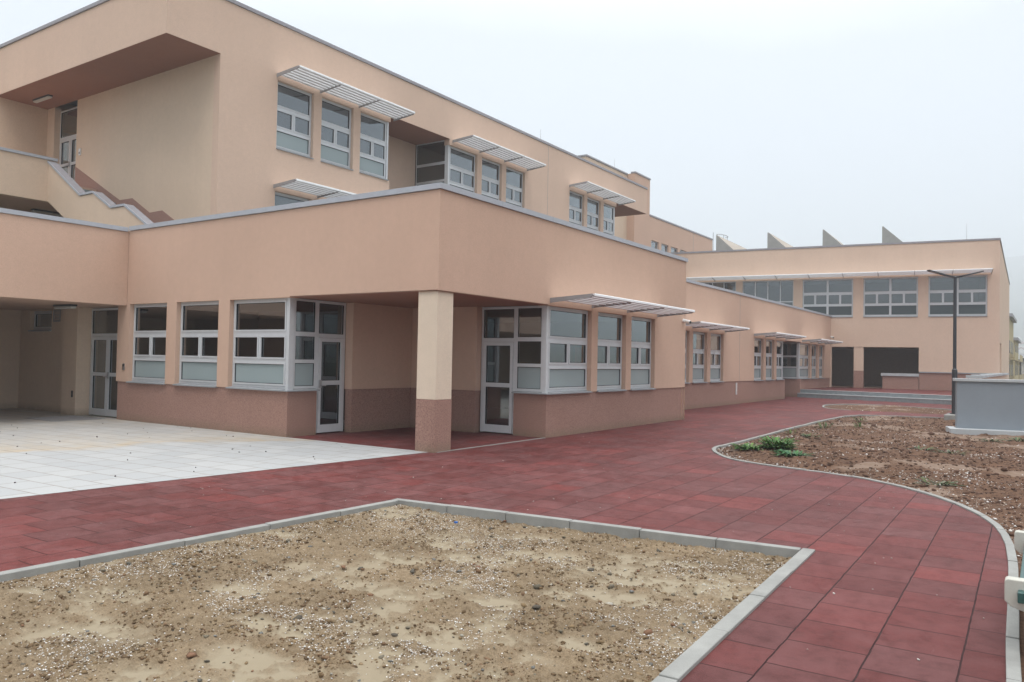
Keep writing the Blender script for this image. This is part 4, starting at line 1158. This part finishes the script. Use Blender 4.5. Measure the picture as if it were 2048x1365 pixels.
M['apt'] = plaster('yellow_render', (.46, .38, .22), .08, 40, .2)
M['aptw'] = simple('pale_house_wall', (.62, .61, .58), .9, .2, 0, .1, .3)
M['tile'] = simple('red_roof_tile', (.28, .13, .09), .9, .2, 0, .2, 1)
M['darkwin'] = simple('dark_far_window', (.03, .035, .04), .2, .5)
for (x0, x1, y0, zt, lb) in ((104, 118, 3.62, 7.6, 'yellowish balconied block just beyond the hall wall, nearest of its row'), (124, 139, 3.62, 5.6, 'yellowish block with a lower roof behind the nearest balconied block'), (147, 160, 3.75, 3.0, 'lowest yellowish block at the end of the row beside the grey shed')):
    t = thing('apartment_building', lb, 'apartment building', (x0, y0, 0), 'yellowish blocks behind the hall')
    f_ = alongx(y0)
    m_ = MB(); m_.box(x0, x1, y0, y0 + 12, -1, zt); m_.build('wall', M['apt'], t)
    m_ = MB(); m_.box(x0 - .4, x1 + .4, y0 - .35, y0 + 12.3, zt, zt + .35); m_.build('roof', M['copdark'], t)
    for lv in range(int(zt / 2.7)):
        for k in range(3):
            u = x0 + 1.2 + k * (x1 - x0) / 3; z = .9 + lv * 2.7
            m_ = MB(); m_.fbox(f_, u, u + 1.6, -.04, -.005, z, z + 1.4); m_.build('window', M['darkwin'], t)
        m_ = MB(); m_.fbox(f_, x0 + .5, x1 - .5, -.55, -.06, .1 + lv * 2.7, .25 + lv * 2.7); m_.fbox(f_, x0 + .5, x1 - .5, -.55, -.5, .25 + lv * 2.7, 1.0 + lv * 2.7); m_.build('balcony', M['apt'], t)
sh = thing('shed', 'pale grey shed with a dark roof edge beyond the garden wall', 'shed', (150, -4, 0))
m_ = MB(); m_.box(152, 166, -8, 3.55, -1, 3.2); m_.build('wall', M['aptw'], sh)
m_ = MB(); m_.prism([(151.6, -8.2, 3.2), (151.6, 3.7, 3.2), (151.6, 3.7, 3.55), (151.6, -8.2, 4.3)], (15, 0, 0)); m_.build('roof', M['dark'], sh)
k = 0
hl_spots = []
for i in range(60):
    r_ = random.uniform(560, 920); a = random.uniform(.002, .034)
    hl_spots.append((r_ * math.cos(a), r_ * math.sin(a)))
hl_spots = hl_spots[:34]
for i, (x, y) in enumerate(hl_spots):
    z = float(hill_h(np.array([x]), np.array([y]))[0])
    wd, dp, hh = random.uniform(4, 8), random.uniform(5, 8), random.uniform(3, 6)
    t = thing('house', 'tiny pale house on the misty hillside at the right edge', 'house', (x, y, z), 'pale houses on the misty hillside')
    m_ = MB(); m_.box(x - dp / 2, x + dp / 2, y - wd / 2, y + wd / 2, z - 4, z + hh); m_.build('wall', M['aptw'], t)
    m_ = MB(); m_.prism([(x - dp / 2 - .4, y - wd / 2 - .4, z + hh), (x - dp / 2 - .4, y + wd / 2 + .4, z + hh), (x - dp / 2 - .4, y, z + hh + 2.2)], (dp + .8, 0, 0)); m_.build('roof', M['tile'] if i % 3 == 0 else M['aptw'], t)

HAZE = 1.35e-3
hz = MB(); hz.box(-2150, 2150, -2150, 2150, -2.6, 340)
hm, hnt, hout = new_mat('haze_air')
vol = N(hnt, 'ShaderNodeVolumePrincipled', Density=HAZE)
vol.inputs['Color'].default_value = (.90, .95, 1, 1); vol.inputs['Anisotropy'].default_value = .2
L(hnt, vol, 'Volume', hout, 'Volume')
if HAZE > 0:
    kind(hz.build('haze', hm), 'stuff')

# ================================================================== sky and sun
wd = bpy.data.worlds.new('World'); bpy.context.scene.world = wd; wd.use_nodes = True
nt = wd.node_tree
for n_ in list(nt.nodes): nt.nodes.remove(n_)
out = nt.nodes.new('ShaderNodeOutputWorld')
SUN_EL, SUN_AZ = R(62), R(215)      # azimuth measured from +x, counter-clockwise
sky = nt.nodes.new('ShaderNodeTexSky'); sky.sky_type = 'NISHITA'; sky.sun_disc = False
sky.sun_elevation = SUN_EL; sky.sun_rotation = R(90) - SUN_AZ
b1 = N(nt, 'ShaderNodeBackground', Strength=.05); L(nt, sky, 'Color', b1, 'Color')
# cloud layer: pale at the horizon, brighter overhead as under any overcast sky
tc = nt.nodes.new('ShaderNodeTexCoord')
sp = nt.nodes.new('ShaderNodeSeparateXYZ'); L(nt, tc, 'Generated', sp, 'Vector')
cl = N(nt, 'ShaderNodeTexNoise', Scale=2.2, Detail=5, Roughness=.55); L(nt, tc, 'Generated', cl, 'Vector')
ad = N(nt, 'ShaderNodeMath', operation='MULTIPLY_ADD'); L(nt, cl, 'Fac', ad, 0); ad.inputs[1].default_value = .10; L(nt, sp, 'Z', ad, 2)
rp = ramp(nt, ad, 'Value', [(.0, (.165, .169, .174)), (.06, (.206, .214, .222)), (.24, (.238, .244, .249)), (.42, (.254, .260, .265)), (.62, (.74, .74, .73)), (1, (1.3, 1.29, 1.27))])
# cloud layer dimmed behind the viewer, out of view, to keep the porch dark
dt = N(nt, 'ShaderNodeVectorMath', operation='DOT_PRODUCT'); L(nt, tc, 'Generated', dt, 0); dt.inputs[1].default_value = (.83, .56, 0)
az = N(nt, 'ShaderNodeMapRange'); az.inputs['From Min'].default_value = -.6; az.inputs['From Max'].default_value = .35; az.inputs['To Min'].default_value = .36; az.inputs['To Max'].default_value = 1
L(nt, dt, 'Value', az, 'Value')
b2 = N(nt, 'ShaderNodeBackground'); L(nt, rp, 'Color', b2, 'Color')
ml = N(nt, 'ShaderNodeMath', operation='MULTIPLY'); L(nt, az, 'Result', ml, 0); ml.inputs[1].default_value = 2.55; L(nt, ml, 'Value', b2, 'Strength')
ash = nt.nodes.new('ShaderNodeAddShader'); L(nt, b1, 'Background', ash, 0); L(nt, b2, 'Background', ash, 1)
L(nt, ash, 'Shader', out, 'Surface')
ld_ = bpy.data.lights.new('sun', 'SUN'); ld_.energy = 1.5; ld_.angle = R(30); ld_.color = (1, .97, .93)
so = bpy.data.objects.new('sun', ld_); C.objects.link(so)
sd = Vector((math.cos(SUN_EL) * math.cos(SUN_AZ), math.cos(SUN_EL) * math.sin(SUN_AZ), math.sin(SUN_EL)))
so.rotation_euler = sd.to_track_quat('Z', 'Y').to_euler()

# ================================================================== camera
cam = bpy.data.cameras.new('camera'); co_ = bpy.data.objects.new('camera', cam); C.objects.link(co_)
cam.sensor_width = 36; cam.lens = 36 * 1581.7 / 2048
cam.clip_start = .05; cam.clip_end = 6000
fw = Vector((.82741031, .56109482, .02376511)); rt = Vector((.56078666, -.82774871, .01871866)); upv = Vector((-.03017448, .00216085, .99954231))
mat = Matrix((rt, upv, -fw)).transposed().to_4x4(); mat.translation = Vector((0, 0, 1.75))
co_.matrix_world = mat
S_ = bpy.context.scene
S_.camera = co_
S_.view_settings.view_transform = 'Standard'; S_.view_settings.look = 'None'; S_.view_settings.exposure = .27; S_.view_settings.gamma = 1
S_.cycles.use_denoising = True
S_.cycles.max_bounces = 8; S_.cycles.transparent_max_bounces = 16; S_.cycles.volume_bounces = 1
S_.cycles.diffuse_bounces = 3; S_.cycles.glossy_bounces = 4
